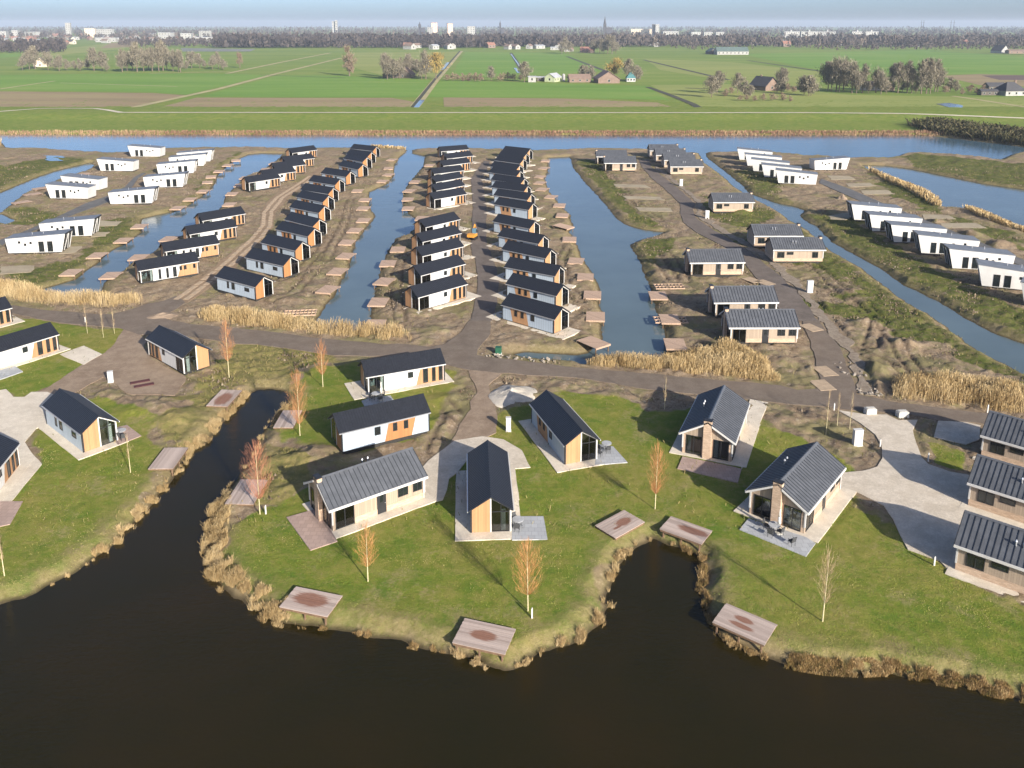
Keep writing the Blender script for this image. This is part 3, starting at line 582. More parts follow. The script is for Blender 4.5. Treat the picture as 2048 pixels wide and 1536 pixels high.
AW, AHE, AHR = 3.75, 2.35, 3.60
def lodge(sy=1, back='wood', front='tail', L=10.3, roof='roof', wood='wood'):
    """narrow gabled lodge: glazed half gable at x = -L/2, entrance side at y = -W/2"""
    r = empty('lodge'); w, he, hr = AW / 2, AHE, AHR; l = L / 2; T = 0.12; g = -l + 2.25 * min(1, L / 10.3)
    fx = lambda f: -l + f * L
    B = lambda mb, name, mat, par=r: mb.build(name, M[mat], par, sy)
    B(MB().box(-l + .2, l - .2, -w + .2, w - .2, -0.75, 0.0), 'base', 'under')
    B(MB().box(-l + T, l - T, -w + T, w - T, 0.0, 0.06), 'floor', 'floor')
    # entrance side
    b0, b1 = fx(.617), fx(.68)
    if front == 'slots': b0, b1 = fx(.62), fx(.70)
    B(MB().prism([(g, 0), (b0, 0), (b1, he), (g, he)], 'y', -w, -w + T), 'wall_panel', 'white_panel')
    B(MB().prism([(b0 + .012, 0), (l, 0), (l, he), (b1 + .012, he)], 'y', -w, -w + T), 'wood_panel', wood)
    if front == 'tail':
        for a, c in ((.71, .775), (.828, .876), (.918, .966)): window(r, fx(a), fx(c), 0.12, 2.12, -w, sy=sy)
        window(r, fx(.512), fx(.58), 1.15, 1.95, -w, sy=sy)
    else:
        for a, c in ((.30, .345), (.43, .475), (.545, .61)): window(r, fx(a), fx(c), 0.12, 2.0, -w, sy=sy)
        for a, c in ((.66, .705), (.735, .785), (.90, .945)): window(r, fx(a), fx(c), 1.15, 1.95, -w, sy=sy)
    # glazed corner, entrance side
    sur = B(MB().box(-l, -l + .14, -w - .03, -w + T, 0, he).box(g - .14, g - .004, -w - .03, -w + T, 0, he).box(-l + .14, g - .14, -w - .03, -w + T, he - .16, he), 'window_surround', 'white')
    window(r, -l + .15, g - .15, 0.03, he - .17, -w + .03, 1, sy=sy, pane='glass', name='sliding_door')
    # back side
    if back == 'wood':
        q = (fx(.478), fx(.788), fx(.845), fx(.531))
        B(MB().prism([(-l, 0), (q[0] - .012, 0), (q[3] - .012, he), (-l, he)], 'y', w - T, w), 'wall_panel', 'grey_panel')
        B(MB().prism([(q[0], 0), (q[1], 0), (q[2], he), (q[3], he)], 'y', w - T, w + .01), 'wood_panel', 'wood_dark' if wood == 'wood_dark' else wood)
        B(MB().prism([(q[1] + .012, 0), (l, 0), (l, he), (q[2] + .012, he)], 'y', w - T, w), 'wall_panel', 'grey_panel')
        for a, c in ((.363, .432), (.572, .622), (.698, .748)): window(r, fx(a), fx(c), 1.0, 1.98, w + .01, sgn=1, sy=sy)
    else:
        B(MB().box(-l, l, w - T, w, 0, he), 'wall_panel', 'grey_panel')
        for a, c, z0, z1 in ((.15, .265, 1.05, 1.72), (.52, .60, .75, 1.95), (.67, .72, .75, 1.95)): window(r, fx(a), fx(c), z0, z1, w, sgn=1, sy=sy)
    # glazed gable
    B(MB().prism([(.08, 0), (w - T - .003, 0), (w - T - .003, he + .06), (.08, hr - .06)], 'x', -l, -l + T), 'gable_wood', wood)
    fr = MB().box(-l - .03, -l + .09, -.06, .075, 0, hr - .07)
    k = (hr - he) / w
    fr.prism([(-w + .01, he - .13), (-.06, hr - .22), (-.06, hr - .09), (-w + .01, he)], 'x', -l - .03, -l + .09)
    B(fr, 'window_surround', 'white')
    wf = MB().box(-l, -l + .07, -w + .15, -.06, 0, .07).box(-l, -l + .07, -w + .15, -.06, 2.0, 2.08)
    for c in (-w + .18, -w * .5): wf.prism([(c - .035, .07), (c + .035, .07), (c + .035, he + (c + w) * k - .14), (c - .035, he + (c + w) * k - .16)], 'x', -l + .002, -l + .068)
    gw = B(wf, 'gable_window', 'dark')
    MB().prism([(-w + .15, .07), (-.06, .07), (-.06, hr - .24), (-w + .15, he - .06)], 'x', -l + .02, -l + .03).build('pane', M['glass'], gw, sy)
    # blind gable
    B(MB().prism([(-w + T, 0), (w - T, 0), (w - T, he + .05), (0, hr - .04), (-w + T, he + .05)], 'x', l - T, l), 'gable_panel', 'white_panel')
    for x, y in ((-l, w), (l, -w), (l, w)):
        x0, x1 = sorted((x + math.copysign(.015, x), x - math.copysign(.14, x))); y0, y1 = sorted((y + math.copysign(.025, y), y - math.copysign(.14, y)))
        B(MB().box(x0, x1, y0, y1, -.02, he - .02), 'corner_trim', 'dark')
    # roof
    for sg in (-1, 1):
        e = w + .2; ze = he - .2 * k
        B(MB().prism([(sg * e, ze + .02), (sg * .01, hr + .02), (sg * .01, hr + .17), (sg * e, ze + .15)], 'x', -l - .32, l + .12), 'roof_slope', roof)
        B(MB().box(-l - .30, l + .10, sg * (e + .05) - .05, sg * (e + .05) + .05, ze - .01, ze + .10), 'gutter', 'white' if sg < 0 else 'metal')
    B(MB().prism([(-.12, hr + .13), (0, hr + .21), (.12, hr + .13), (0, hr + .16)], 'x', -l - .33, l + .13), 'ridge_cap', roof)
    B(MB().tube((l - .25, -w - .09, 0), (l - .25, -w - .09, he - .15), .04), 'downpipe', 'white')
    # inside, seen through the glass
    B(MB().box(-l + .16, -l + .22, -w + .5, -w + .95, .06, 2.2), 'curtain', 'curtain'); B(MB().box(g - .55, g - .2, -w + .16, -w + .22, .06, 2.1), 'curtain', 'curtain')
    B(MB().box(-l + .6, -l + 1.2, .2, 1.5, .06, .5).box(-l + 1.2, -l + 1.4, .2, 1.5, .06, .95), 'sofa', 'sofa')
    return r

BW, BHE, BHR = 5.3, 2.50, 4.05
def chalet(seams=True, L=9.7):
    """tan chalet: brick chimney and two tall windows on the gable at x = -L/2, entrance side at y = -W/2"""
    r = empty('chalet'); w, he, hr = BW / 2, BHE, BHR; l = L / 2; T = 0.14; pz = 0.62; k = (hr - he) / w
    B = lambda mb, name, mat, par=r: mb.build(name, M[mat], par)
    fx = lambda f: -l + f * L
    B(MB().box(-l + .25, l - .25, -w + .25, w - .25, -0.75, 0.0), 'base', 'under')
    B(MB().box(-l + T, l - T, -w + T, w - T, 0.0, 0.06), 'floor', 'floor')
    g0, g1, d0, d1 = -l + .28, -l + 2.2, fx(.47), fx(.57)
    for a, b in ((g1, d0), (d1, l)):
        B(MB().box(a, b, -w, -w + T, pz, he), 'cladding', 'tan'); B(MB().box(a, b, -w - .03, -w + T, 0, pz), 'brick_plinth', 'brick')
    B(MB().box(-l, g0, -w, -w + T, 0, he).box(g0, g1, -w, -w + T, 2.25, he).box(d0, d1, -w, -w + T, 2.2, he), 'cladding', 'tan')
    window(r, g0, g1, .04, 2.25, -w, 1, pane='glass', name='tall_window')
    dr = B(MB().box(d0 + .03, d1 - .03, -w - .01, -w + .06, .02, 2.18), 'door', 'dark'); MB().box(d0 + .3, d1 - .3, -w - .02, -w - .012, 1.2, 1.95).build('pane', M['pane'], dr)
    MB().box(d1 - .17, d1 - .07, -w - .06, -w - .02, 1.0, 1.04).build('handle', M['metal'], dr)
    for a, c in ((.70, .815), (.87, .985)): window(r, fx(a), fx(c) - (.1 if c > .9 else 0), 1.05, 2.05, -w, 1)
    B(MB().box(-l, l, w - T, w, pz, he), 'cladding', 'tan'); B(MB().box(-l, l, w - T, w + .03, 0, pz), 'brick_plinth', 'brick')
    window(r, fx(.78), fx(.925), 0.72, 1.92, w, 1, sgn=1); window(r, fx(.60), fx(.735), 1.35, 1.92, w, sgn=1); window(r, fx(.10), fx(.22), 0.72, 1.92, w, 1, sgn=1)
    # chimney gable
    cw = .42; wy0, wy1 = .62, 2.3
    for sg in (-1, 1):
        B(MB().prism([(sg * cw, 2.2), (sg * (w - T), 2.2), (sg * (w - T), he + T * k - .02), (sg * cw, hr - cw * k - .02)], 'x', -l, -l + T), 'cladding', 'tan')
        B(MB().box(-l, -l + T, min(sg * cw, sg * wy0), max(sg * cw, sg * wy0), 0, 2.2), 'brick_plinth', 'brick')
        B(MB().box(-l, -l + T, min(sg * wy1, sg * (w - T)), max(sg * wy1, sg * (w - T)), 0, 2.2), 'brick_plinth', 'brick')
        a, b = sorted((sg * wy0, sg * wy1)); window_x(r, a, b, .04, 2.2, -l, 1, pane='glass', name='tall_window')
        B(MB().box(-l + .2, -l + .27, b - .5, b - .1, .06, 2.1), 'curtain', 'curtain')
    B(MB().box(-l - .42, -l + .1, -cw, cw, -.1, 4.35), 'chimney', 'brick')
    B(MB().box(-l - .47, -l + .12, -cw - .05, cw + .05, 4.35, 4.45), 'chimney_cap', 'dark')
    # blind gable
    B(MB().prism([(-w + T, pz), (w - T, pz), (w - T, he + .05), (0, hr - .03), (-w + T, he + .05)], 'x', l - T, l), 'cladding', 'tan')
    B(MB().box(l - T, l + .03, -w, w, 0, pz), 'brick_plinth', 'brick')
    for x, y in ((-l, -w), (l, -w), (l, w), (-l, w)): B(MB().box(x - .07, x + .07, y - .07, y + .07, pz, he - .05), 'corner_trim', 'white')
    e = w + .34; ze = he - .34 * k
    for sg in (-1, 1):
        rs = B(MB().prism([(sg * e, ze + .03), (sg * .005, hr + .03), (sg * .005, hr + .15), (sg * e, ze + .15)], 'x', -l - .42, l + .25), 'roof_slope', 'seam_roof')
        n = 22; xs = [-l - .40 + (L + .63) * i / n for i in range(n + 1)]
        sl = math.hypot(e, hr - ze); ang = math.atan2(hr - ze, e)
        def seam_prism(mb, x): return mb.prism([(sg * e, ze + .15), (sg * .02, hr + .15), (sg * .02, hr + .21), (sg * e, ze + .21)], 'x', x - .025, x + .025)
        if seams:
            me = seam_prism(MB(), 0).mesh('seam', M['seam'])
            for x in xs: o = link('seam', me, rs); o.location.x = x
        else:
            mb = MB()
            for x in xs: seam_prism(mb, x)
            o = mb.build('seams', M['seam'], rs); o['kind'] = 'stuff'
        B(MB().box(-l - .43, l + .26, sg * (e + .04) - .04, sg * (e + .04) + .04, ze - .09, ze + .145), 'fascia', 'white')
        B(MB().prism([(sg * e, ze - .10), (sg * .44, hr - .10 - .44 * k), (sg * .44, hr + .10 - .44 * k), (sg * e, ze + .13)], 'x', -l - .46, -l - .421), 'bargeboard', 'white')
        B(MB().prism([(sg * e, ze - .10), (sg * .01, hr - .10), (sg * .01, hr + .13), (sg * e, ze + .13)], 'x', l + .251, l + .29), 'bargeboard', 'dark')
    B(MB().prism([(-.2, hr + .10), (0, hr + .24), (.2, hr + .10), (0, hr + .16)], 'x', -l - .42, l + .26), 'ridge_cap', 'seam_roof')
    for x in (.25, .85):
        y = 1.45; z = hr - y * k
        B(MB().tube((x, y, z), (x, y, z + .55), .07, n=8).tube((x, y, z + .55), (x, y, z + .72), .12, .03, n=8), 'roof_vent', 'metal')
    B(MB().tube((l - .12, -w - .1, .1), (l - .12, -w - .1, he - .2), .045), 'downpipe', 'white')
    return r

CW_, CH1, CH0 = 4.1, 3.75, 2.95
def cube_lodge(L=11.7):
    """white lodge, flat sloping roof, high glazed end at x = -L/2 leaning outwards; low end at x = +L/2"""
    r = empty('white_lodge'); w = CW_ / 2; l = L / 2; T = .16; a, b = -l + .95, l - .35
    B = lambda mb, name, mat, par=r: mb.build(name, M[mat], par)
    top = lambda x: CH1 + (CH0 - CH1) * (x + l) / L
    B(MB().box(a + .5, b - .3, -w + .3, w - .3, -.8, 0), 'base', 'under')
    for sg in (-1, 1):
        y0, y1 = sorted((sg * w, sg * (w - T)))
        B(MB().prism([(a, 0), (b, 0), (l, CH0), (-l, CH1)], 'y', y0, y1), 'side_wall', 'white')
        q = -1 if sg < 0 else 1
        for x in (-l + 2.6, -l + 4.3): window(r, x, x + 1.05, .12, 2.3, sg * w, 0, sgn=q)
        for x, z in ((-l + 6.6, 1.8), (-l + 7.7, 1.45), (-l + 8.8, 1.95)): window(r, x, x + .45, z, z + .5, sg * w, 0, sgn=q, fr=.05)
    B(MB().prism([(b - T, 0.002), (b - .002, 0.002), (l - .002, CH0 - .002), (l - T, CH0 - .002)], 'y', -w + T, w - T), 'low_end_wall', 'white')
    B(MB().prism([(a + .6, .02), (b - T, .02), (b - T, .10), (a + .6, .10)], 'y', -w + T, w - T), 'floor', 'floor')
    # glazed end, between the leaning side walls
    sx = lambda z, o: a + (-l - a) * z / CH1 + o; gf = MB(); zt = CH1 - .22
    for c in np.linspace(-w + T + .05, w - T - .05, 5): gf.prism([(sx(.06, .10), .06), (sx(.06, .18), .06), (sx(zt, .18), zt), (sx(zt, .10), zt)], 'y', c - .04, c + .04)
    for z in (.06, 2.15, zt - .08): gf.prism([(sx(z, .10), z), (sx(z, .18), z), (sx(z + .08, .18), z + .08), (sx(z + .08, .10), z + .08)], 'y', -w + T, w - T)
    gw = B(gf, 'end_window', 'dark')
    MB().prism([(sx(.06, .13), .06), (sx(.06, .15), .06), (sx(zt, .15), zt), (sx(zt, .13), zt)], 'y', -w + T, w - T).build('pane', M['glass'], gw)
    for y0 in (-.9, .9): B(MB().tube((sx(.1, .02), y0, .1), (sx(zt, .02), y0 * .15, zt), .07, n=5), 'end_brace', 'white')
    B(MB().box(a + .35, a + .45, -w + T + .1, -w + T + .5, .12, 2.6), 'curtain', 'curtain'); B(MB().box(a + .35, a + .45, w - T - .5, w - T - .1, .12, 2.6), 'curtain', 'curtain')
    B(MB().box(a + 1.6, a + 1.7, -w + T, w - T, .1, 2.8), 'partition', 'sofa')
    B(MB().prism([(-l - .05, CH1 + .003), (l + .05, CH0 - .004), (l + .05, CH0 + .12), (-l - .05, CH1 + .13)], 'y', -w - .05, w + .05), 'roof', 'flat_roof')
    B(MB().prism([(-l - .08, CH1 - .2), (-l - .052, CH1 - .2), (-l - .052, CH1 + .14), (-l - .08, CH1 + .14)], 'y', -w - .05, w + .05), 'roof_edge', 'dark')
    for x in (-1.0, 1.2): B(MB().tube((x, .4, CH0), (x, .4, CH0 + 1.0), .06, n=6), 'roof_vent', 'metal')
    return r

ORD = ['nearest', 'second', 'third', 'fourth', 'fifth', 'sixth', 'seventh', 'eighth', 'ninth', 'tenth', 'eleventh', 'twelfth', 'thirteenth', 'fourteenth', 'fifteenth', 'sixteenth']
def nth(i, row): return ('nearest%s' % row) if i == 0 else ('%s from front%s' % (ORD[i], row))
USED = set(); PROTO = {}
def proto(key, fn):
    if key not in PROTO: PROTO[key] = fn()
    if key not in USED: USED.add(key); return PROTO[key]
    return copy_tree(PROTO[key])
LEN = {}
def put_gabled(o, A, Bp, half, eave, left, lift, kindname, roof=0, anchor=None):
    """A, Bp: photo points of the near eave at the glazed end and at the other end"""
    z = eave + lift; a, b = P(*A, z), P(*Bp, z); d = (b - a); LEN.setdefault(kindname, []).append(d.length)
    d.normalize(); n = Vector((-d.y, d.x, 0)) * (1 if left else -1)
    if anchor: a = b - d * roof      # only the far end is in the picture
    c = (a + b) / 2 + n * half; o.location = (c.x, c.y, lift); o.rotation_euler = (0, 0, math.atan2(d.y, d.x)); return o
def put_lodge(A, Bp, side='front', mir=False, back='wood', front='tail', L=10.3, lift=0.10, label='', group=None, wood='wood', shift=0.0, anchor=None):
    o = proto(('A', mir, back, front, L, wood), lambda: lodge(-1 if mir else 1, back, front, L, wood=wood))
    left = (side == 'front') != mir
    put_gabled(o, A, Bp, AW / 2 + .2, AHE - .02, left, lift, 'A', L + .45, anchor); tag(o, label, 'lodge', group)
    if shift: d = Vector((math.cos(o.rotation_euler.z), math.sin(o.rotation_euler.z), 0)); o.location += d * shift
    return o
def put_chalet(A, Bp, side='front', seams=False, lift=0.10, label='', group=None, anchor=None):
    o = proto(('B', seams), lambda: chalet(seams))
    put_gabled(o, A, Bp, BW / 2 + .34, BHE - .2, side == 'front', lift, 'B', 10.35, anchor); return tag(o, label, 'chalet', group)
def put_cube(hi, lo, lift=0.25, label='', group=None, toward=None):
    """hi, lo: photo points of the near top edge at the high and the low end"""
    o = proto('C', cube_lodge); a, b = P(*hi, CH1 + lift + .1), P(*lo, CH0 + lift + .1); a.z = b.z = 0; d = b - a; LEN.setdefault('C', []).append(d.length); d.normalize()
    n = Vector((-d.y, d.x, 0)); n = n if n.y > 0 else -n
    c = (a + b) / 2 + n * CW_ / 2; o.location = (c.x, c.y, lift); o.rotation_euler = (0, 0, math.atan2(d.y, d.x)); return tag(o, label, 'lodge', group)

def path_round(o, x0, x1, y0, y1, mat='plinth_path', z=0.078, name='shell_path'):
    mx = Matrix.Translation((o.location.x, o.location.y, 0)) @ Matrix.Rotation(o.rotation_euler.z, 4, 'Z')
    return sheet(name, rough([mx @ Vector(p) for p in ((x0, y0, 0), (x1, y0, 0), (x1, y1, 0), (x0, y1, 0))], 1.2, .06, 12), M[mat], z, .3)
NEAR = []
# --- near cluster
G1 = 'black-roofed lodges near the lake'
NEAR.append(put_lodge((-118,650),(26,615), anchor=1, label='black-roofed lodge with wooden end cut by the left edge, beside the road', group=G1))
NEAR.append(put_lodge((-28,713),(120,668), anchor=1, label='black-roofed white and wood lodge at the left edge, on the lawn below the road', group=G1))
NEAR.append(put_lodge((369,719),(293,678), mir=True, lift=.35, label='black-roofed lodge alone on bare earth, glass corner facing the lake inlet', group=G1, shift=.5))
NEAR.append(put_lodge((161,869),(83,810), side='back', back='plain', label='pale grey lodge with glazed wooden gable on the left lawn', group=G1))
NEAR.append(put_lodge((-60,1008),(40,886), anchor=1, label='black-roofed lodge with two tall windows cut by the left edge, lowest on the lawn', group=G1))
NEAR.append(put_lodge((732,755),(894,727), label='white lodge with ribbed black roof and parasol terrace, just below the road', group=G1))
NEAR.append(put_lodge((680,867),(863,824), side='back', mir=True, lift=.55, wood='wood_dark', label='white lodge with slanted orange wood panel raised on a dark base', group=G1))
NEAR.append(put_lodge((1027,1020),(1015,903), L=10.3, label='black-roofed lodge with wood and glass gable facing the lake, middle of the lawn', group=G1))
NEAR.append(put_lodge((1127,890),(1059.5,807.5), side='back', label='black-roofed lodge set diagonally between the sand pile and the grey terrace', group=G1))
# --- columns of black roofed lodges
col1 = [((284,541),(394,523),'slots'),((334,503),(437,487),'slots'),((381,469),(474,453),'tail'),((405,442),(492,427),'tail'),((496,366),(564,355),'tail'),((529,352),(593,343),'tail'),((549,337),(614,329),'tail'),((568,324),(633,316),'tail'),((581,307),(639,299),'tail')]
for i, (a, b, fr) in enumerate(col1):
    put_lodge(a, b, front=fr, lift=.4, label='black-roofed white wood lodge, %s, left of the plate track' % nth(i, ''), group='lodges left of the plate track')
col2 = [((433,554),(505,573),'plain'),((491.6,515),(562,531),'plain'),((521,485),(588,501),'wood'),((549,458),(615,473),'wood'),((565,438),(627,454),'wood'),((577,414),(637,426),'wood'),((589,393),(647,405),'wood'),((599,379),(656,388),'wood'),
        ((616,362),(669,370),'wood'),((639,346),(693,354),'wood'),((671,330),(720,340),'wood'),((681,316),(729,325),'wood'),((688,307),(738,314),'wood'),((698,297),(747,302),'wood')]
for i, (b, a, bk) in enumerate(col2):
    put_lodge(a, b, side='back', back=bk, lift=.4, wood='wood_dark', label='grey lodge, orange wood gable, %s, right of the plate track' % nth(i, ''), group='lodges right of the plate track')
col3 = [((834,596),(939,567)),((836,553),(937.5,526)),((839,514),(935,491)),((841,485),(928,465)),((846,456),(926.5,437)),((869,399),(934,388)),((870,382),(934,370)),((869,365),(931,354)),((870,348),(928,341)),((887,332),(942,325)),((890,318),(951,311)),((883,303),(938,299))]
for i, (a, b) in enumerate(col3):
    o = put_lodge(a, b, lift=.25, label='white black-roofed lodge, glass corner, %s, left of the middle lane' % nth(i, ''), group='lodges left of the middle lane')
    path_round(o, -5.9, 7.6, -2.9, 1.2)
col4 = [((1001,609),(1108,639)),((1009.5,567),(1112,592)),((1008,534),(1108,552)),((1000,498),(1092,517)),((992,471),(1078,488)),((981,442),(1062,458)),((985,408),(1058,420)),((985,390),(1055,400)),((981,374),(1048,383)),((979,359),(1042,368)),((973,344),(1036,353)),
        ((975,332),(1036,341)),((984,320),(1044,328)),((992,310),(1049,317)),((1001,301),(1056,307))]
for i, (b, a) in enumerate(col4):
    o = put_lodge(a, b, side='back', lift=.25, label='pale black-roofed lodge, wood panel, %s, right of the middle lane' % nth(i, ''), group='lodges right of the middle lane')
    path_round(o, -7.4, 8.0, -2.2, 2.7)
# --- chalets
G2 = 'tan chalets near the lake'
NEAR.append(put_chalet((661.5,1023),(855.7,954.5), seams=True, label='tan chalet with brick chimney seen side on, on the middle lawn', group=G2))
NEAR.append(put_chalet((1470.8,889),(1499.5,808.5), seams=True, label='tan chalet with brick chimney and pinkish terrace beside the road', group=G2))
NEAR.append(put_chalet((1617,1027.7),(1691.4,937), seams=True, label='tan chalet with brick chimney and grey terrace beside the gravel yard', group=G2))
NEAR.append(put_chalet((2105,1161),(1906,1091), anchor=1, side='back', seams=True, label='lowest of the three tan chalets cut by the right edge', group=G2))
NEAR.append(put_chalet((2118,1026),(1932.5,967), anchor=1, side='back', seams=True, label='middle one of the three tan chalets cut by the right edge', group=G2))
NEAR.append(put_chalet((2125,920),(1959,872), anchor=1, side='back', seams=True, label='uppermost of the three tan chalets cut by the right edge', group=G2))
NL = NEAR
path_round(NL[0], -6, 6.5, -3.0, 2.4); path_round(NL[1], -6, 6.2, -2.9, 2.5); path_round(NL[3], -6.3, 6, -2.6, 2.9); path_round(NL[4], -6.3, 6.2, -2.9, 2.5)
path_round(NL[5], -7.2, 6.1, -2.8, 2.6); path_round(NL[7], -6.3, 6, -2.9, 3.3); path_round(NL[8], -6.4, 6, -2.5, 3.2)
path_round(NL[9], -5.4, 5.6, -3.8, 3.4); path_round(NL[10], -5.4, 5.4, -4.3, 4.0); path_round(NL[11], -5.4, 5.6, -4.1, 4.0)
for k in (12, 13, 14): path_round(NL[k], -5.5, 5.4, -3.4, 3.8)
for i, (a, b) in enumerate([((1459,657),(1602,657)),((1430,607),(1558,606)),((1382,527),(1490,526)),((1210.5,327),(1273,327)),((1195,314),(1254,314))]):
    put_chalet(a, b, lift=.35, label='tan chalet with grey seamed roof, %s, left of the chalet lane' % nth(i, ''), group='chalets left of the chalet lane')
for i, (b, a) in enumerate([((1547,501),(1650,501)),((1508,473),(1606,473)),((1427,405.5),(1508,405.5)),((1340,334),(1407,334)),((1327,321),(1392,321)),((1312,311),(1372,311)),((1299,302),(1358,302))]):
    put_chalet(a, b, side='back', lift=.35, label='tan chalet with grey seamed roof, %s, right of the chalet lane' % nth(i, ''), group='chalets right of the chalet lane')
# --- white lodges with leaning ends (high end, low end of the near top edge)
for i, (h, l_) in enumerate([((128,467),(11,477.5)),((188,437),(78,447)),((308,377),(217,385)),((368,347),(288,354)),((391,321.5),(312.5,328.6)),((414,308),(334.5,315)),((424,300),(353,306))]):
    put_cube(h, l_, label='white lodge with square portholes, %s, along the left canal bank' % nth(i, ''), group='white lodges on the left canal bank')
for i, (h, l_) in enumerate([((88,368),(178,375)),((115,351),(203,359)),((187,317.6),(272,323)),((253,291),(322,296))]):
    put_cube(h, l_, label='white lodge with square portholes, %s, beside the left pond' % nth(i, ''), group='white lodges beside the left pond')
for i, (h, l_) in enumerate([((1551,339.6),(1636.5,349)),((1523,328.6),(1605,337)),((1502,317.6),(1580,326)),((1492,308),(1563,315)),((1473,297),(1547.5,304))]):
    put_cube(h, l_, label='white lodge leaning towards the ditch, %s, near the river' % nth(i, ''), group='white lodges near the river')
put_cube((1705.5,315), (1624,321), label='white lodge with portholes standing alone at the river end of the grey lane', group='white lodges near the river')
for i, (h, l_) in enumerate([((2043,563),(2210,600)),((1960.6,529),(2105,552)),((1897,497),(2033,511)),((1835,469),(1962,482)),((1780,449),(1897,458)),((1737,428.7),(1848,437)),((1700.6,408),(1807,416.5))]):
    put_cube(h, l_, label='white lodge with glazed leaning end, %s, above the right ditch' % nth(i, ''), group='white lodges above the right ditch')
# ------------------------------------------------------------------ terraces
for pts, mat in (([(236,891),(283,873),(254,851),(230,857),(226,880)], 'pave_red'), ([(723,803),(740,796),(781,792),(790,805),(732,818)], 'pave'), ([(1024,1081),(1095,1080),(1087,1034),(1024,1034)], 'pave'),
                 ([(1194,889),(1226,894),(1255,926),(1190,931)], 'pave'), ([(573,1036),(621,1102),(675,1084),(655,1050),(630,1020)], 'pave_red'), ([(1365,914),(1467,935),(1483,939),(1475.6,966.5),(1355,938)], 'pave_red'),
                 ([(1497,1038),(1479,1060),(1612,1114),(1631,1088),(1612,1076)], 'pave'), ([(-40,768),(-10,745),(30,733),(46,744),(0,760)], 'pave'), ([(0,1004),(46,1004),(20,1050),(-30,1060)], 'pave_red')):
    sheet('terrace', PP(pts), M[mat], 0.092, .3)
sheet('shell_path', rough(PP([(120,709),(168,692),(203,709),(168,730),(132,715)]), 1, .1, 13), M['plinth_path'], .074, .3)
sheet('shell_path', rough(PP([(1483,939),(1500,900),(1537,806),(1500,799),(1470,880)]), 1, .1, 14), M['plinth_path'], .074, .3)

# ------------------------------------------------------------------ timber decks
def m_old_deck(name, root, stains):
    m, nt, bs, _ = nodes(name); tc = N(nt, 'ShaderNodeTexCoord'); tc.object = root; co = tc.outputs['Object']
    sep = N(nt, 'ShaderNodeSeparateXYZ'); nt.links.new(co, sep.inputs[0])
    mp = N(nt, 'ShaderNodeMapping'); mp.inputs['Scale'].default_value = (0.8, 9, 1); nt.links.new(co, mp.inputs['Vector'])
    gr = noise(nt, mp.outputs[0], 3.0, 5, 0.7); oi = N(nt, 'ShaderNodeObjectInfo').outputs['Random']
    col = ramp(nt, mth(nt, 'ADD', mth(nt, 'MULTIPLY', gr, .6), mth(nt, 'MULTIPLY', oi, .4)), [(.25, (.30, .235, .195, 1)), (.5, (.42, .335, .285, 1)), (.8, (.52, .425, .365, 1))])
    for sx, sy_, rx, ry in stains:
        ex = mth(nt, 'DIVIDE', mth(nt, 'SUBTRACT', sep.outputs['X'], sx), rx); ey = mth(nt, 'DIVIDE', mth(nt, 'SUBTRACT', sep.outputs['Y'], sy_), ry)
        d = mth(nt, 'SQRT', mth(nt, 'ADD', mth(nt, 'MULTIPLY', ex, ex), mth(nt, 'MULTIPLY', ey, ey)))
        d = mth(nt, 'ADD', d, mth(nt, 'MULTIPLY', mth(nt, 'SUBTRACT', noise(nt, mp.outputs[0], 1.2, 4), .5), .9))
        mr = N(nt, 'ShaderNodeMapRange', interpolation_type='SMOOTHSTEP'); nt.links.new(d, mr.inputs['Value']); mr.inputs['From Min'].default_value = 1.08; mr.inputs['From Max'].default_value = .72
        col = mix(nt, mth(nt, 'MULTIPLY', mr.outputs['Result'], .85), col, ramp(nt, gr, [(.3, (.15, .055, .028, 1)), (.7, (.25, .105, .055, 1))]))
    nt.links.new(col, bs.inputs['Base Color']); bs.inputs['Roughness'].default_value = .75; return m
def legs(r, l, w, z, mat='deck_post'):
    me = MB().tube((0, 0, -2.0), (0, 0, -.1), .09, n=6).mesh('post', M[mat])
    for x in (-l + .3, 0, l - .3):
        for y in (-w + .25, w - .25): o = link('post', me, r); o.location = (x, y, 0)
def near_deck(c, stains, label):
    z = .30; q = PP(c, z); e0 = (q[1] - q[0] + q[2] - q[3]) / 2; e1 = (q[3] - q[0] + q[2] - q[1]) / 2
    if e1.length > e0.length: e0, e1 = e1, -e0
    ce = sum(q, Vector()) / 4; r = empty('deck', (ce.x, ce.y, z), math.atan2(e0.y, e0.x)); l, w = e0.length / 2, e1.length / 2
    m = m_old_deck('weathered_deck_planks', r, [(a * l, b * w, p * l, s * w) for a, b, p, s in stains])
    n = int(2 * w / .2); pw = 2 * w / n; me = MB().box(-l, l, -pw / 2 + .008, pw / 2 - .008, -.045, 0).mesh('plank', m)
    for i in range(n): o = link('plank', me, r); o.location = (rng.uniform(-.02, .02), -w + (i + .5) * pw, rng.uniform(-.006, .006))
    fr = MB().box(-l + .05, l - .05, -w + .03, -w + .10, -.24, -.05).box(-l + .05, l - .05, w - .10, w - .03, -.24, -.05)
    for x in (-l + .1, 0, l - .1): fr.box(x - .04, x + .04, -w + .10, w - .10, -.22, -.05)
    fr.build('frame', M['deck_post'], r); legs(r, l, w, z); return tag(r, label, 'deck', 'weathered decks on the lake')
near_deck([(443,780),(484,779),(456,813),(411,811)], [(.15,.0,.8,.75)], 'weathered deck with dark stain at the head of the lake inlet')
near_deck([(328,895),(377,895),(344,939),(298,936)], [], 'plain grey deck on the left bank of the inlet')
near_deck([(571,818),(600,823),(588,856),(544,854)], [], 'small grey deck beneath the orange tree at the inlet')
near_deck([(479,959),(538,959),(505,1008),(451,1008)], [], 'grey deck beside the red twiggy tree, right bank of the inlet')
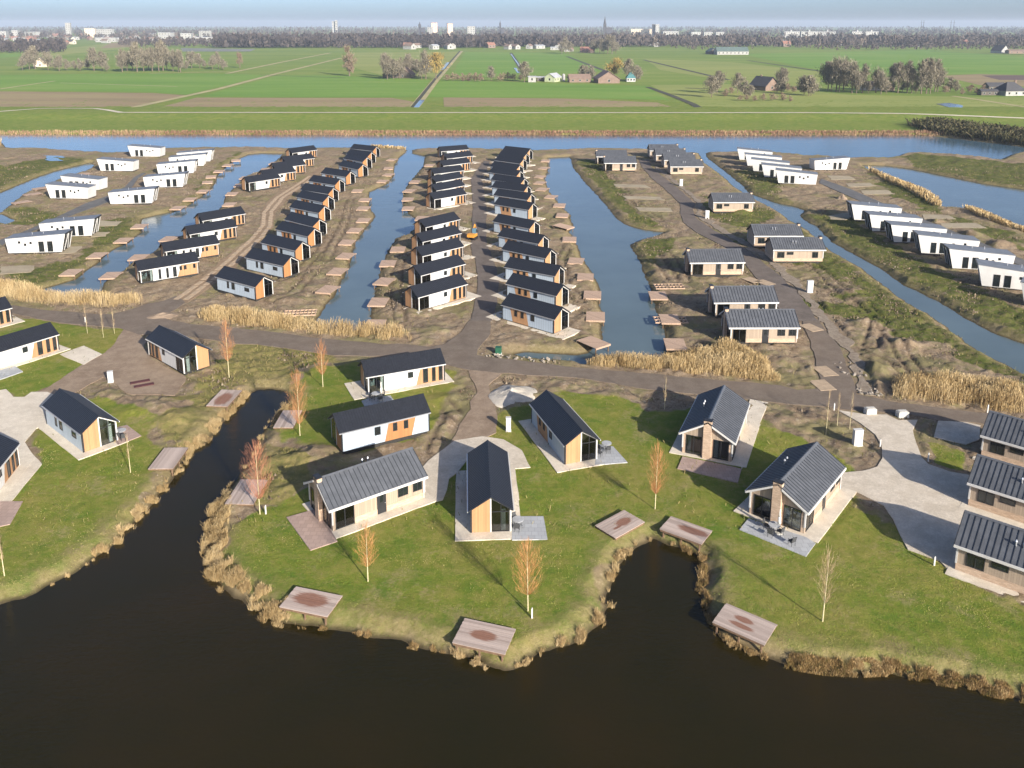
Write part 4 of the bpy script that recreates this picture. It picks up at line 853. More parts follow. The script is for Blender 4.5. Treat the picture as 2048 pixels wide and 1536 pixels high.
near_deck([(592,1173),(682,1190),(657.6,1235),(558.7,1213)], [(-.05,.12,.78,.66)], 'deck with one large red-brown oval stain on the front shore')
near_deck([(929,1236),(1031,1257),(1011,1310),(905,1285)], [(-.05,.0,.55,.40)], 'deck with a narrow red-brown stain at the lowest point of shore')
near_deck([(1248,1020),(1289.5,1043.5),(1230,1078),(1190.6,1049.6)], [(-.25,.0,.5,.42),(.3,.2,.3,.12)], 'deck with orange-brown stain left of the small bay')
near_deck([(1340,1030),(1420,1061),(1408.6,1089),(1321,1060)], [(.3,.15,.8,.42)], 'deck with long streaked stain right of the small bay')
near_deck([(1451,1206),(1554,1248),(1529.5,1291.6),(1426,1244)], [(-.1,.25,.4,.26),(-.05,-.32,.52,.2)], 'deck with two brown streaks on the right shore')

def far_deck():
    r = empty('timber_deck'); l, w = 2.1, 1.5
    mb = MB()
    for i in range(20): y = -l + (i + .5) * .21; mb.box(-w, w, y - .098, y + .098, -.05, 0)
    o = mb.build('planking', M['deck_new'], r); o['kind'] = 'stuff'
    MB().box(-w + .03, w - .03, -l + .02, -l + .08, -.28, -.052).build('beam', M['deck_new'], r); MB().box(-w + .03, w - .03, l - .08, l - .02, -.28, -.052).build('beam', M['deck_new'], r)
    me = MB().tube((0, 0, -1.6), (0, 0, -.06), .09, n=6).mesh('post', M['deck_post'])
    for x in (-w + .25, w - .25):
        for y in (-l + .3, l - .3): p = link('post', me, r); p.location = (x, y, 0)
    return r
rows = [('on the left bank of the left canal', 8, [(143,544),(195,510),(247,480),(279,452),(356,415),(380,398),(406,382),(415,364),(422,353),(438,342),(456,330),(472,320)]),
        ('on the right bank of the left canal', 8, [(222,550),(277,514),(338,477),(459,408),(464,387),(480,370),(491,355),(532,338),(549,326)]),
        ('beside the left pond', -35, [(43,404),(65,388),(83,376),(166,348)]),
        ('on the left bank of the second canal', -5, [(656,578),(675,542),(692,511),(694,484),(710,460),(727,440),(727,416),(730,399),(715,381),(765,362),(777,349),(777,336),(784,319)]),
        ('on the right bank of the second canal', -5, [(750,648),(757,603),(769,562),(776,526),(796,498),(844,436),(817,416),(816,398),(819,381),(830,363),(859,330)]),
        ('on the left bank of the third canal', -12, [(1191,632),(1185,589),(1171,553),(1152,521),(1139,478),(1125,430),(1119,410),(1102,393),(1085,378),(1080,365),(1080,353),(1088,336),(1091,321)]),
        ('on the right bank of the third canal', -5, [(1350,687),(1339,637),(1316,590)])]
for where, ang, pts in rows:
    for i, (x, y) in enumerate(pts):
        o = proto('deck', far_deck); p = P(x, y, .25); o.location = p; o.rotation_euler = (0, 0, R(ang + rng.uniform(-9, 9)))
        tag(o, 'orange timber deck, %s %s' % (nth(i, ','), where), 'deck', 'timber decks ' + where)
o = proto('deck', far_deck); o.location = P(1187, 684, .45); o.rotation_euler = (0, 0, R(38)); tag(o, 'bright new timber deck on posts where the third canal meets the road', 'deck', 'timber decks on the left bank of the third canal')
o = proto('deck', far_deck); o.location = P(1127, 452, .5); o.rotation_euler = (R(4), 0, R(50)); tag(o, 'bright orange deck set askew halfway along the third canal', 'deck', 'timber decks on the left bank of the third canal')
def deck_frame(x, y, ang, label):
    r = empty('unfinished_deck', P(x, y, .1), R(ang)); l, w = 2.6, 1.3
    rail = MB().box(-l, l, -.05, .05, -.1, .12).mesh('rail', M['deck_new']); joist = MB().box(-.05, .05, -w, w, -.1, .1).mesh('joist', M['deck_new'])
    for yy in (-w, 0, w): o = link('rail', rail, r); o.location.y = yy
    for i in range(9): o = link('joist', joist, r); o.location.x = -l + .1 + i * (2 * l - .2) / 8
    tag(r, label, 'unfinished deck')
deck_frame(600, 626, 8, 'unfinished timber deck frame lying beside the reeds'); deck_frame(1338, 573, 2, 'unfinished timber deck frame in front of a tan chalet')
deck_frame(1341, 640, 0, 'timber deck frame near the two front chalets')

# ------------------------------------------------------------------ plants
NEAR_DECKS = [[(443,780),(484,779),(456,813),(411,811)], [(328,895),(377,895),(344,939),(298,936)], [(571,818),(600,823),(588,856),(544,854)], [(479,959),(538,959),(505,1008),(451,1008)], [(592,1173),(682,1190),(657.6,1235),(558.7,1213)], [(929,1236),(1031,1257),(1011,1310),(905,1285)], [(1248,1020),(1289.5,1043.5),(1230,1078),(1190.6,1049.6)], [(1340,1030),(1420,1061),(1408.6,1089),(1321,1060)], [(1451,1206),(1554,1248),(1529.5,1291.6),(1426,1244)]]
def tint_mesh(name, v, f, tint, mat):
    me = bpy.data.meshes.new(name)
    v = np.asarray(v, np.float32); f = np.asarray(f, np.int32); k = f.shape[1]
    me.vertices.add(len(v)); me.vertices.foreach_set('co', v.ravel())
    me.loops.add(f.size); me.loops.foreach_set('vertex_index', f.ravel())
    me.polygons.add(len(f)); me.polygons.foreach_set('loop_start', (np.arange(len(f)) * k).astype(np.int32))
    me.update(calc_edges=True)
    a = me.attributes.new('tint', 'FLOAT', 'POINT'); a.data.foreach_set('value', np.asarray(tint, np.float32))
    me.materials.append(mat); return me
M['reed'] = m_tint('dry_reed', [(0, (.20, .125, .05, 1)), (.5, (.44, .32, .155, 1)), (1, (.61, .48, .28, 1))])
M['reed_red'] = m_tint('russet_bank_growth', [(0, (.11, .12, .03, 1)), (.3, (.20, .13, .05, 1)), (.65, (.38, .25, .11, 1)), (1, (.58, .45, .24, 1))])
M['reed_far'] = m_tint('brown_river_reed', [(0, (.14, .075, .05, 1)), (.6, (.27, .15, .10, 1)), (1, (.42, .30, .17, 1))])
M['scrub'] = m_tint('dark_scrub', [(0, (.030, .034, .016, 1)), (.6, (.07, .065, .03, 1)), (1, (.12, .10, .055, 1))])
nr = np.random.default_rng(5)
def blades(name, X, Y, Z, h, w, mat, lean=.18, label=None, cat=None, group=None, tint=None, seg=2):
    """bent tapering reed blades: ONE object of plant stuff"""
    n = len(X); hh = h * nr.uniform(.45, 1.15, n); a = nr.uniform(0, 2 * np.pi, n); ww = w * nr.uniform(.6, 1.3, n)
    lx = nr.normal(0, lean, n) * hh + .05 * hh; ly = nr.normal(0, lean, n) * hh
    dx, dy = np.cos(a) * ww / 2, np.sin(a) * ww / 2
    def row(t, k, b): return [np.stack([X + lx * b - dx * k, Y + ly * b - dy * k, Z + hh * t], -1), np.stack([X + lx * b + dx * k, Y + ly * b + dy * k, Z + hh * t], -1)]
    rows_ = row(0, .7, 0) + (row(.6, .8, .4) if seg == 2 else []) + row(1, 1.1 if seg == 2 else .5, 1); m_ = len(rows_)
    v = np.stack(rows_, 1).reshape(-1, 3)
    i = np.arange(n)[:, None] * m_
    f = np.concatenate([i + np.array([[2 * q, 2 * q + 1, 2 * q + 3, 2 * q + 2]]) for q in range(m_ // 2 - 1)], 0)
    t = nr.uniform(0, 1, n) if tint is None else np.clip(tint + nr.normal(0, .2, n), 0, 1)
    o = link(name, tint_mesh(name, v, f, np.repeat(t, m_), mat)); o['kind'] = 'stuff'
    if label: o['label'] = label; o['category'] = cat
    return o
def in_poly(poly, n):
    xs = [p.x for p in poly]; ys = [p.y for p in poly]
    X = nr.uniform(min(xs), max(xs), n); Y = nr.uniform(min(ys), max(ys), n); k = poly_sd(X, Y, poly) > 0; return X[k], Y[k]
for pts, n, h, lab in (([(-120,560),(0,566),(60,578),(120,590),(200,592),(285,598),(288,612),(220,619),(100,613),(0,602),(-120,592)], 42000, 2.1, 'tall golden reed bed beside the road at the far left'),
                       ([(392,632),(430,622),(500,630),(600,646),(650,652),(740,662),(815,670),(832,684),(766,686),(644,674),(522,659),(400,646)], 52000, 2.1, 'tall golden reed bed between the second canal and the road'),
                       ([(1172,730),(1210,722),(1330,718),(1400,708),(1450,694),(1500,712),(1540,738),(1565,768),(1500,763),(1402,754),(1280,744),(1180,736)], 66000, 2.1, 'tall golden reed bed at the foot of the third canal'),
                       ([(1780,768),(1850,758),(1950,764),(2048,785),(2200,805),(2200,862),(2048,834),(1900,815),(1785,800)], 52000, 2.1, 'tall golden reed bed beside the road at the right edge')):
    poly = PP(pts, -.3); X, Y = in_poly(poly, n); keep = fbm(X, Y, 1.6, 61, 3) + .16 * np.clip(poly_sd(X, Y, poly), -2, 2) > .40 + .35 * nr.uniform(0, 1, len(X)); X, Y = X[keep], Y[keep]
    _, Z = land(X, Y); blades('reed_bed', X, Y, np.maximum(Z, WZ - .1) - .05, h * (.35 + .75 * fbm(X, Y, 3, 63, 3)) * (.55 + .45 * sstep(0, 1.6, poly_sd(X, Y, poly))), .03, M['reed'], .16, lab, 'reeds', tint=np.clip(.15 + .8 * fbm(X, Y, 3.0, 62, 3), 0, 1))
DECKS = [[P(x, y, .3) for x, y in c] for c in NEAR_DECKS]
def shore(i0, i1, n, inn, out, h, mat, lab, patch=.35, w=.028, lean=.25, poly=LAKE, ps=.75):
    line = PP(poly[i0:i1 + 1], WZ); seg = [(a, b, (b - a).length) for a, b in zip(line, line[1:])]; tot = sum(s[2] for s in seg)
    X = []; Y = []; O = []
    for a, b, L_ in seg:
        k = int(n * L_ / tot); t = nr.uniform(0, 1, k); d = (b - a).normalized(); nn = Vector((-d.y, d.x, 0)); o = nr.uniform(-out, inn, k)
        X.append(a.x + (b.x - a.x) * t + nn.x * o); Y.append(a.y + (b.y - a.y) * t + nn.y * o); O.append(o)
    X = np.concatenate(X); Y = np.concatenate(Y); O = np.concatenate(O)
    k = fbm(X, Y, ps, 71, 3) - .3 * np.abs((O - (inn - out) / 2) / (inn + out)) + .25 * (fbm(X, Y, 5, 75, 3) - .5) > patch + .10
    for dk in DECKS: k &= poly_sd(X, Y, dk) < .05
    X, Y = X[k], Y[k]
    _, Z = land(X, Y); hv = h * (.12 + .85 * fbm(X, Y, .7, 74, 3))
    for dk in DECKS: hv = np.where(poly_sd(X, Y, dk) > -1.3, np.minimum(hv, .55), hv)
    blades('shore_reeds', X, Y, np.maximum(Z, WZ - .15) - .04, hv, w, mat, lean, lab, 'reeds', tint=np.clip(.1 + .85 * fbm(X, Y, 1.0, 72, 3), 0, 1), seg=1)
ix = lambda x, y: min(range(len(LAKE)), key=lambda i: abs(LAKE[i][0] - x) + abs(LAKE[i][1] - y))
shore(ix(0,1213), ix(195,1116), 9000, .5, .3, .55, M['reed'], 'sparse straw tufts along the left lawn shore', .52)
shore(ix(195,1116), ix(354,957), 22000, .9, .45, .85, M['reed'], 'patchy straw reeds along the left lawn shore', .40)
shore(ix(354,957), ix(495,789), 30000, 1.15, .35, .9, M['reed'], 'straw reeds along the left bank of the inlet', .33)
shore(ix(571,813), ix(430,1014), 16000, 1.0, .4, .9, M['reed'], 'straw reeds along the right bank of the inlet', .40)
shore(ix(430,1014), ix(571,1250), 60000, 1.8, .45, 1.0, M['reed'], 'thick brown reeds round the western tip of the middle lawn', .28)
shore(ix(571,1250), ix(900,1310), 14000, .6, .3, .5, M['reed_red'], 'low russet growth along the front shore', .46)
shore(ix(900,1310), ix(1082,1314), 11000, .6, .4, .8, M['reed'], 'reed tufts at the lowest point of shore', .40)
shore(ix(1082,1314), ix(1236,1131), 15000, .7, .45, .85, M['reed'], 'patchy reeds along the left side of the small bay', .44)
shore(ix(1236,1131), ix(1337,1091), 8000, .7, .25, .75, M['reed'], 'reeds at the head of the small bay', .42)
shore(ix(1337,1091), ix(1459,1291), 14000, .6, .35, .7, M['reed_red'], 'green and russet growth along the right side of the small bay', .38)
shore(ix(1459,1291), ix(2400,1470), 60000, 1.0, .3, .62, M['reed_red'], 'russet reed fringe along the right shore', .30)
def river_bank():
    n = 42000; X = nr.uniform(-330, 330, n); y0 = P(1024, 270.5).y; Y = y0 + nr.uniform(1.0, 11, n); _, Z = land(X, Y)
    blades('river_reeds', X, Y, Z - .1, 1.1, .16, M['reed_far'], .15, 'brown reed belt along the far river bank', 'reeds', tint=np.clip(.2 + .7 * fbm(X, Y, 8, 81, 3) + .25 * (X < -150), 0, 1))
river_bank()
for pts, n, h, lab, mt, w in (([(1735,338),(1790,358),(1840,378),(1880,405),(1882,416),(1860,410),(1820,385),(1770,362)], 9000, 1.6, 'pale reed strip along the right lake', 'reed', .12), ([(1926,412),(1970,424),(2048,455),(2100,470),(2048,464),(1950,432)], 5000, 1.5, 'pale reed strip along the right lake edge, nearer part', 'reed', .12),
                      ([(740,292),(800,292),(812,297),(745,297)], 2500, 1.5, 'straw reeds at the river mouth of the second canal', 'reed', .2), ([(-40,285),(0,280),(4,292),(-10,300),(-60,300)], 900, 3.0, 'golden reeds at the left end of the river', 'reed', .2),
                      ([(1815,252),(1870,246),(1960,258),(2048,268),(2300,290),(2300,320),(2048,291),(1950,279),(1880,271)], 15000, 3.2, 'dark scrub covering the bank at the right end of the river', 'scrub', .5)):
    X, Y = in_poly(PP(pts, -.2), n); _, Z = land(X, Y); blades('reed_strip' if mt == 'reed' else 'bank_scrub', X, Y, Z - .1, h, w, M[mt], .2 if mt == 'reed' else .5, lab, 'reeds' if mt == 'reed' else 'scrub')
# low weeds and tussocks over the rough ground
def tussocks():
    n = 130000; Y = 70 + 210 * nr.uniform(0, 1, n) ** 1.2; X = nr.uniform(-1, 1, n) * (.62 * (Y + 12))
    a = soft(X, Y, STRAW + GREENISH, 31); s, Z = land(X, Y); k = (s > .4) & (nr.uniform(0, 1, n) < np.maximum(a * .8, .12)) & (fbm(X, Y, 3, 91, 3) > .42)
    for p in list(SHEETS.values()): k &= poly_sd(X, Y, p) < -.3
    X, Y, Z = X[k], Y[k], Z[k]
    blades('rough_grass', X, Y, Z - .05, .42, .09, M['weed'], .4, 'rough winter grass tussocks on the bare ground', 'grass', seg=1)
M['weed'] = m_tint('winter_weeds', [(0, (.075, .09, .022, 1)), (.6, (.17, .155, .05, 1)), (1, (.32, .25, .11, 1))])
tussocks()

# clods of churned earth
def clods():
    n = 90000; Y = 75 + 200 * nr.uniform(0, 1, n) ** 1.3; X = nr.uniform(-1, 1, n) * (.62 * (Y + 12)); s_, Z = land(X, Y)
    k = (s_ > .8) & (fbm(X, Y, 6, 97, 4) > .56)
    X, Y, Z = X[k], Y[k], Z[k]; k = soft(X, Y, LAWNS, 11) < .3
    for p in list(SHEETS.values()): k &= poly_sd(X, Y, p) < -.1
    X, Y, Z = X[k], Y[k], Z[k]; n = len(X); r = .05 + .14 * nr.uniform(0, 1, n) ** 4 + .0005 * Y; a = nr.uniform(0, 6.28, n)
    rel = np.array([(math.cos(t), math.sin(t)) for t in (0, 2.09, 4.19)]); ca, sa = np.cos(a), np.sin(a); v = []
    for cx, cy in rel: v.append(np.stack([X + r * (ca * cx - sa * cy), Y + r * .8 * (sa * cx + ca * cy), Z - .12], -1))
    v.append(np.stack([X + nr.normal(0, .2, n) * r, Y + nr.normal(0, .2, n) * r, Z + r * nr.uniform(.7, 1.5, n)], -1))
    v = np.stack(v, 1).reshape(-1, 3); i = np.arange(n)[:, None] * 4; f = np.concatenate([i + np.array([q]) for q in ((0, 1, 3), (1, 2, 3), (2, 0, 3))], 0)
    o = link('soil_clods', tint_mesh('soil_clods', v, f, np.repeat(nr.uniform(0, 1, n), 4), M['clod'])); tag(o, 'clods of churned brown earth on the building plots', 'soil', kind='stuff')
M['clod'] = m_tint('churned_earth', [(0, (.12, .085, .055, 1)), (.6, (.22, .165, .11, 1)), (1, (.34, .27, .19, 1))])
clods()
# short turf of the lawns
def turf():
    n = 220000; Y = 40 + 75 * nr.uniform(0, 1, n) ** 1.25; X = nr.uniform(-1, 1, n) * (.62 * (Y + 12)); a = soft(X, Y, LAWNS, 11); sd_, Z = land(X, Y)
    k = (a > .5) & (sd_ > .3)
    for p in list(SHEETS.values()): k &= poly_sd(X, Y, p) < -.15
    X, Y, Z = X[k], Y[k], Z[k]
    blades('lawn_grass', X, Y, Z - .03, .085, .05, M['turf'], .6, 'short patchy winter turf of the lawns', 'grass', tint=np.clip((fbm(X, Y, 2.5, 93, 4) - .5) * 2.2 + (fbm(X, Y, 14, 94, 3) - .5) * 2.0 + .40, 0, 1), seg=1)
M['turf'] = m_tint('lawn_turf', [(0, (.095, .185, .020, 1)), (.4, (.185, .230, .034, 1)), (.75, (.31, .285, .08, 1)), (1, (.42, .35, .15, 1))])
turf()

# --- young fastigiate trees
M['bark_pale'] = m_plain('pale_bark', (.50, .44, .26), .8, .2, 6)
M['bark'] = m_plain('grey_brown_bark', (.16, .12, .09), .9, .3, 3)
TW = {'orange': [(0, (.30, .12, .045, 1)), (1, (.54, .27, .12, 1))], 'red': [(0, (.30, .105, .055, 1)), (1, (.50, .235, .14, 1))], 'gold': [(0, (.34, .15, .045, 1)), (1, (.54, .29, .12, 1))], 'pale': [(0, (.28, .19, .11, 1)), (1, (.46, .34, .21, 1))]}
for k, st in TW.items(): M['twig_' + k] = m_tint('%s_twigs' % k, st)
def twig_crown(name, h, lo, rad, n, mat, w, seed, up=(.5, 1.1)):
    g = np.random.default_rng(seed); v = []; f = []; tn = []
    def ribbon(p0, p1, p2, w0, t):
        a = g.uniform(0, 2 * np.pi); d = np.array([math.cos(a), math.sin(a), 0]) * w0 / 2; b = len(v)
        v.extend([p0 - d, p0 + d, p1 - d * .8, p1 + d * .8, p2 - d * .3, p2 + d * .3]); f.extend([(b, b + 1, b + 3, b + 2), (b + 2, b + 3, b + 5, b + 4)]); tn.extend([t] * 6)
    for i in range(n):
        zz = g.uniform(0, 1); c_ = .42; hl = c_ if zz < c_ else 1 - c_; prof = rad * math.sqrt(max(.02, 1 - ((zz - c_) / hl) ** 2)); q_ = g.uniform(.25, 1.08) ** .8
        a = g.uniform(0, 2 * np.pi); o = np.array([math.cos(a), math.sin(a), 0.]); ze = h * (lo + (1.02 - lo) * zz); ln = h * g.uniform(.10, .20) + .5 * prof * q_; z0 = max(h * lo * .85, min(ze - ln, h * .9))
        p0 = np.array([0, 0, z0]); p2 = o * prof * q_ + np.array([0, 0, ze]); p1 = (p0 + p2) / 2 + o * prof * .05; t = g.uniform(0, 1); ribbon(p0, p1, p2, w * 1.3, t)
        for q in range(3):
            s = g.uniform(.3, .9); b0 = p0 + (p2 - p0) * s; dr = o * g.uniform(0, .4) + g.normal(0, .25, 3) * np.array([1, 1, .1]); e = b0 + dr * prof * .45 + np.array([0, 0, ln * g.uniform(.2, .5)])
            ribbon(b0, (b0 + e) / 2 + o * .03, e, w, min(1, t + .15))
    return tint_mesh(name, v, f, tn, mat)
def sapling(bx, by, ty, kind, label, rad=.75, n=260, lo=.30, tr=.055, w=.013):
    b = P(bx, by, 0); D = b.y; t1 = ty - Y_HOR; h = CAM_H - D / (FG / t1 - TANP)
    r = empty('young_tree', b, rng.uniform(0, 6)); r.rotation_euler.x = rng.uniform(-.02, .02)
    MB().tube((0, 0, -.3), (0, 0, h * .45), tr, tr * .7, 7).tube((0, 0, h * .45), (0, 0, h * .93), tr * .7, .012, 6).build('trunk', M['bark_pale'], r)
    link('crown', twig_crown('crown', h, lo, rad, int(n * .72), M['twig_' + kind], w, int(bx + by)), r)
    return tag(r, label, 'tree', 'young trees')
sapling(458,751,639,'orange','slender orange-twigged tree beside the lodge alone on bare earth', 1.15)
sapling(646,774,679,'orange','orange-twigged tree on the grass left of the parasol lodge', 1.2)
sapling(600,871,738,'orange','bushy orange-brown tree rising behind the small inlet deck', 1.5, 300, .2)
sapling(520,1029,882,'red','spreading red-twigged tree at the right bank of the inlet', 1.75, 330, .25)
sapling(736,1163,1046,'gold','small golden-twigged tree on the lawn before the side-on chalet', 1.35, 240, .30)
sapling(1056,1222,1080,'gold','orange-gold tree with staked trunk near the lowest shore', 1.75, 330, .27)
sapling(1310,1018,886,'orange','orange-twigged tree on the lawn above the left bay deck', 1.25, 340, .27)
sapling(1645,1243,1090,'pale','bare pale tree with thin twigs on the right lawn', 1.1, 150, .28, .06, .012)
sapling(261,945,868,'pale','thin bare sapling on the left lawn near the pale grey lodge', .35, 40, .4, .045, .014)
sapling(9,1152,1060,'pale','thin bare sapling at the left edge above the lake', .4, 50, .4, .05, .014)
for i, (x, y, t) in enumerate([(175,667,612),(207,675,617),(229,667,620)]): sapling(x, y, t, 'pale', '%s of three thin saplings on the grass verge at the left junction' % ('leftmost', 'middle', 'rightmost')[i], .35, 45, .35, .03, .014)
sapling(1329,819,748,'pale','thin bare sapling in the shade beside the road', .4, 60, .35, .04, .014)
for i, (x, y, t) in enumerate([(1652,866,775),(1674,854,785),(1699,860,780)]): sapling(x, y, t, 'pale', '%s of three thin saplings on brown earth by the white board' % ('leftmost', 'middle', 'rightmost')[i], .35, 40, .4, .035, .014)

# ------------------------------------------------------------------ small things
def cabinet(x, y, w, d, h, ang, label, mat='white', name='utility_cabinet'):
    r = empty(name, P(x, y, 0), R(ang))
    MB().box(-w / 2, w / 2, -d / 2, d / 2, .08, h - .06).build('body', M[mat], r); MB().box(-w / 2 - .03, w / 2 + .03, -d / 2 - .03, d / 2 + .03, h - .06, h).build('lid', M[mat], r)
    MB().box(-w / 2 - .04, w / 2 + .04, -d / 2 - .04, d / 2 + .04, -.2, .08).build('foot', M['block'], r)
    dr = MB().box(-w / 2 + .06, w / 2 - .06, -d / 2 - .015, -d / 2 - .002, .14, h - .12).build('door', M[mat], r); MB().box(w / 2 - .2, w / 2 - .16, -d / 2 - .04, -d / 2 - .016, h * .45, h * .6).build('handle', M['dark'], dr)
    return tag(r, label, 'cabinet', 'utility cabinets')
cabinet(1714,890,1.0,.5,1.9,8,'large white utility cabinet on brown earth beside the gravel yard')
cabinet(1017,862,.55,.45,1.7,0,'slim white utility cabinet beside the dirt drive and diagonal lodge'); cabinet(222,764,.65,.5,1.5,20,'white utility cabinet on the bare earth at the left drive')
cabinet(1362,372,.9,.5,2.0,0,'white utility cabinet right of the chalet lane, farthest'); cabinet(1414,437,.9,.5,2.0,0,'white utility cabinet right of the chalet lane, beside a lone chalet'); cabinet(1619,585,1.0,.5,2.2,5,'white utility cabinet right of the chalet lane, nearest')
M['green'] = m_plain('green_paint', (.02, .10, .055), .6, .15); cabinet(997,707,.8,.7,1.0,-10,'low green cabinet among rubble at the lane corner','green')
def rock_mesh(name, seed, mat, sx=1, sy=1, sz=1, n=2, rough_=.25):
    import bmesh
    bm = bmesh.new(); bmesh.ops.create_icosphere(bm, subdivisions=n, radius=1.0); g = random.Random(seed)
    for v in bm.verts:
        k = 1 + g.uniform(-rough_, rough_); v.co = Vector((v.co.x * sx * k, v.co.y * sy * k, v.co.z * sz * k))
    me = bpy.data.meshes.new(name); bm.to_mesh(me); bm.free(); me.materials.append(mat); return me
for x, y, lab in ((1740,827,'square concrete block at the gravel entrance, left one'), (1804,833,'square concrete block at the gravel entrance, right one')):
    r = empty('concrete_block', P(x, y, 0), R(6)); MB().prism([(-.65, -.1), (.65, -.1), (.62, .7), (-.62, .7)], 'y', -.4, .4).build('block', M['block'], r)
    MB().box(-.5, .5, -.3, .3, .69, .76).build('lifting_knob', M['block'], r); tag(r, lab, 'block', 'concrete blocks')
def bollard(x, y, lab):
    r = empty('marker_post', P(x, y, 0)); MB().box(-.06, .06, -.06, .06, -.2, .85).build('post', M['white'], r); MB().prism([(-.06, .85), (.06, .85), (0, .95)], 'y', -.06, .06).build('cap', M['white'], r)
    tag(r, lab, 'post', 'white marker posts')
for x, y, lab in ((1668,820,'white marker post where the gravel yard meets the road'),(1856,921,'white marker post at the bend beside the dark hedge bed'),(1868,1131,'white marker post beside the lowest right chalet'),(171,645,'white marker post on the grass verge at the left'),(1064,1236,'short white stake beside the orange-gold tree'),(532,1028,'short white stake beside the red-twigged tree'),
                  (1760,893,'white marker post on the curve of the gravel yard'),(1975,823,'white marker post in front of the right reed bed')): bollard(x, y, lab)
# sand pile
def heap(name, x, y, rx, ry, h, mat, seed, lab, cat):
    c = P(x, y, 0); n = 26; v = []; f = []; g = np.random.default_rng(seed); ph = g.uniform(0, 6, 6)
    for i in range(n + 1):
        r_ = i / n
        for j in range(48):
            a = 2 * math.pi * j / 48; k = 1 + .12 * math.sin(2 * a + ph[0]) + .08 * math.sin(3 * a + ph[1]) + .05 * math.sin(5 * a + ph[2])
            zz = h * max(0, 1 - r_) ** .95 * (1 + .08 * math.sin(4 * a + ph[3]) * r_) + .05 * h * math.sin(7 * a + 9 * r_) * r_ * (1 - r_) + (-.25 if i == n else 0) - .02 + h * .45 * (float(fbm(np.array([r_ * math.cos(a) * 4 + seed * 9.]), np.array([r_ * math.sin(a) * 4]), 1.0, seed, 3)[0]) - .5) * (1.2 - r_)
            v.append((rx * r_ * k * math.cos(a), ry * r_ * k * math.sin(a), zz))
    for i in range(n):
        for j in range(48): f.append((i * 48 + j, (i + 1) * 48 + j, (i + 1) * 48 + (j + 1) % 48, i * 48 + (j + 1) % 48))
    me = bpy.data.meshes.new(name); me.from_pydata(v, [], f); me.materials.append(mat); me.polygons.foreach_set('use_smooth', [True] * len(f))
    o = link(name, me); o.location = c; return tag(o, lab, cat)
heap('sand_pile', 1024, 790, 3.0, 3.3, 0.95, M['sand'], 3, 'large pale pile of sand beside the dirt drive', 'sand pile')
heap('sand_pile', 325, 632, 2.6, 1.6, .6, M['dirt'], 4, 'low pale sand heap at the left road junction', 'sand pile')
heap('sand_pile', 1684, 398, 1.6, 1.6, 1.5, M['dirt'], 5, 'small pointed earth heap at the end of the grey lane', 'earth heap')
M['rubble'] = m_plain('broken_concrete', (.27, .235, .195), .95, .35, 2)
for cx, cy, sx_, sy_, n, lab in ((1035,716,9,1.0,30,'broken concrete lump along the road edge by the lane corner'), (1735,785,2.6,1.6,22,'pale rubble lump at the right lane corner'), (1700,740,2.2,4,18,'pale rubble lump along the right edge of the chalet lane')):
    c = P(cx, cy, 0)
    for i in range(n):
        s_ = rng.uniform(.08, .28); o = link('rubble_lump', PROTO.setdefault(('rock', i % 4), rock_mesh('rubble_lump', i, M['rubble'], 1, .8, .6))); d = P(cx + 60, cy + (6 if sx_ > 5 else 0), 0) - P(cx - 60, cy - (6 if sx_ > 5 else 0), 0); d.normalize(); nn = Vector((-d.y, d.x, 0))
        p = c + d * rng.uniform(-sx_, sx_) / 1.6 + nn * rng.uniform(-sy_, sy_) / 1.6; o.location = (p.x, p.y, s_ * .25); o.scale = (s_ * 1.3, s_, s_); o.rotation_euler = (rng.uniform(0, 1), rng.uniform(0, 1), rng.uniform(0, 6)); tag(o, lab, 'rubble', lab + 's')
for i, (x, y) in enumerate(((280,763.5),(288,770.5))):
    r = empty('steel_grate', P(x, y, .08), R(28)); M.setdefault('maroon', m_plain('maroon_primer', (.055, .015, .018), .6, .2))
    MB().box(-1.2, 1.2, -.28, -.18, -.1, .1).box(-1.2, 1.2, .18, .28, -.1, .1).box(-1.2, -1.1, -.18, .18, -.1, .1).box(1.1, 1.2, -.18, .18, -.1, .1).build('frame', M['maroon'], r); MB().box(-1.1, 1.1, -.18, .18, -.02, .04).build('plate', M['maroon'], r)
    tag(r, 'dark maroon steel grate on the bare earth, %s of two' % ('left', 'right')[i], 'grate', 'maroon steel grates')
# garden furniture
M['rattan'] = m_plain('dark_rattan', (.05, .052, .055), .7, .2, 8); M['cloth'] = m_plain('cream_canvas', (.72, .69, .62), .9, .08, 5)
def chair():
    r = empty('garden_chair'); MB().box(-.25, .25, -.25, .25, .40, .46).build('seat', M['rattan'], r); MB().prism([(.20, .46), (.26, .46), (.36, .95), (.30, .95)], 'y', -.24, .24).build('backrest', M['rattan'], r)
    me = MB().tube((0, 0, 0), (0, 0, .40), .02, n=5).mesh('leg', M['dark'])
    for x in (-.21, .21):
        for y in (-.21, .21): o = link('leg', me, r); o.location = (x, y, 0)
    for y in (-.26, .26): MB().tube((-.2, y, .64), (.28, y, .64), .022, n=5).build('armrest', M['dark'], r)
    return r
def table():
    r = empty('garden_table'); MB().tube((0, 0, .70), (0, 0, .74), .55, n=20).build('tabletop', M['pave'], r)
    for a in range(3): MB().tube((.4 * math.cos(a * 2.09), .4 * math.sin(a * 2.09), 0), (.1 * math.cos(a * 2.09), .1 * math.sin(a * 2.09), .70), .025, n=5).build('leg', M['dark'], r)
    return r
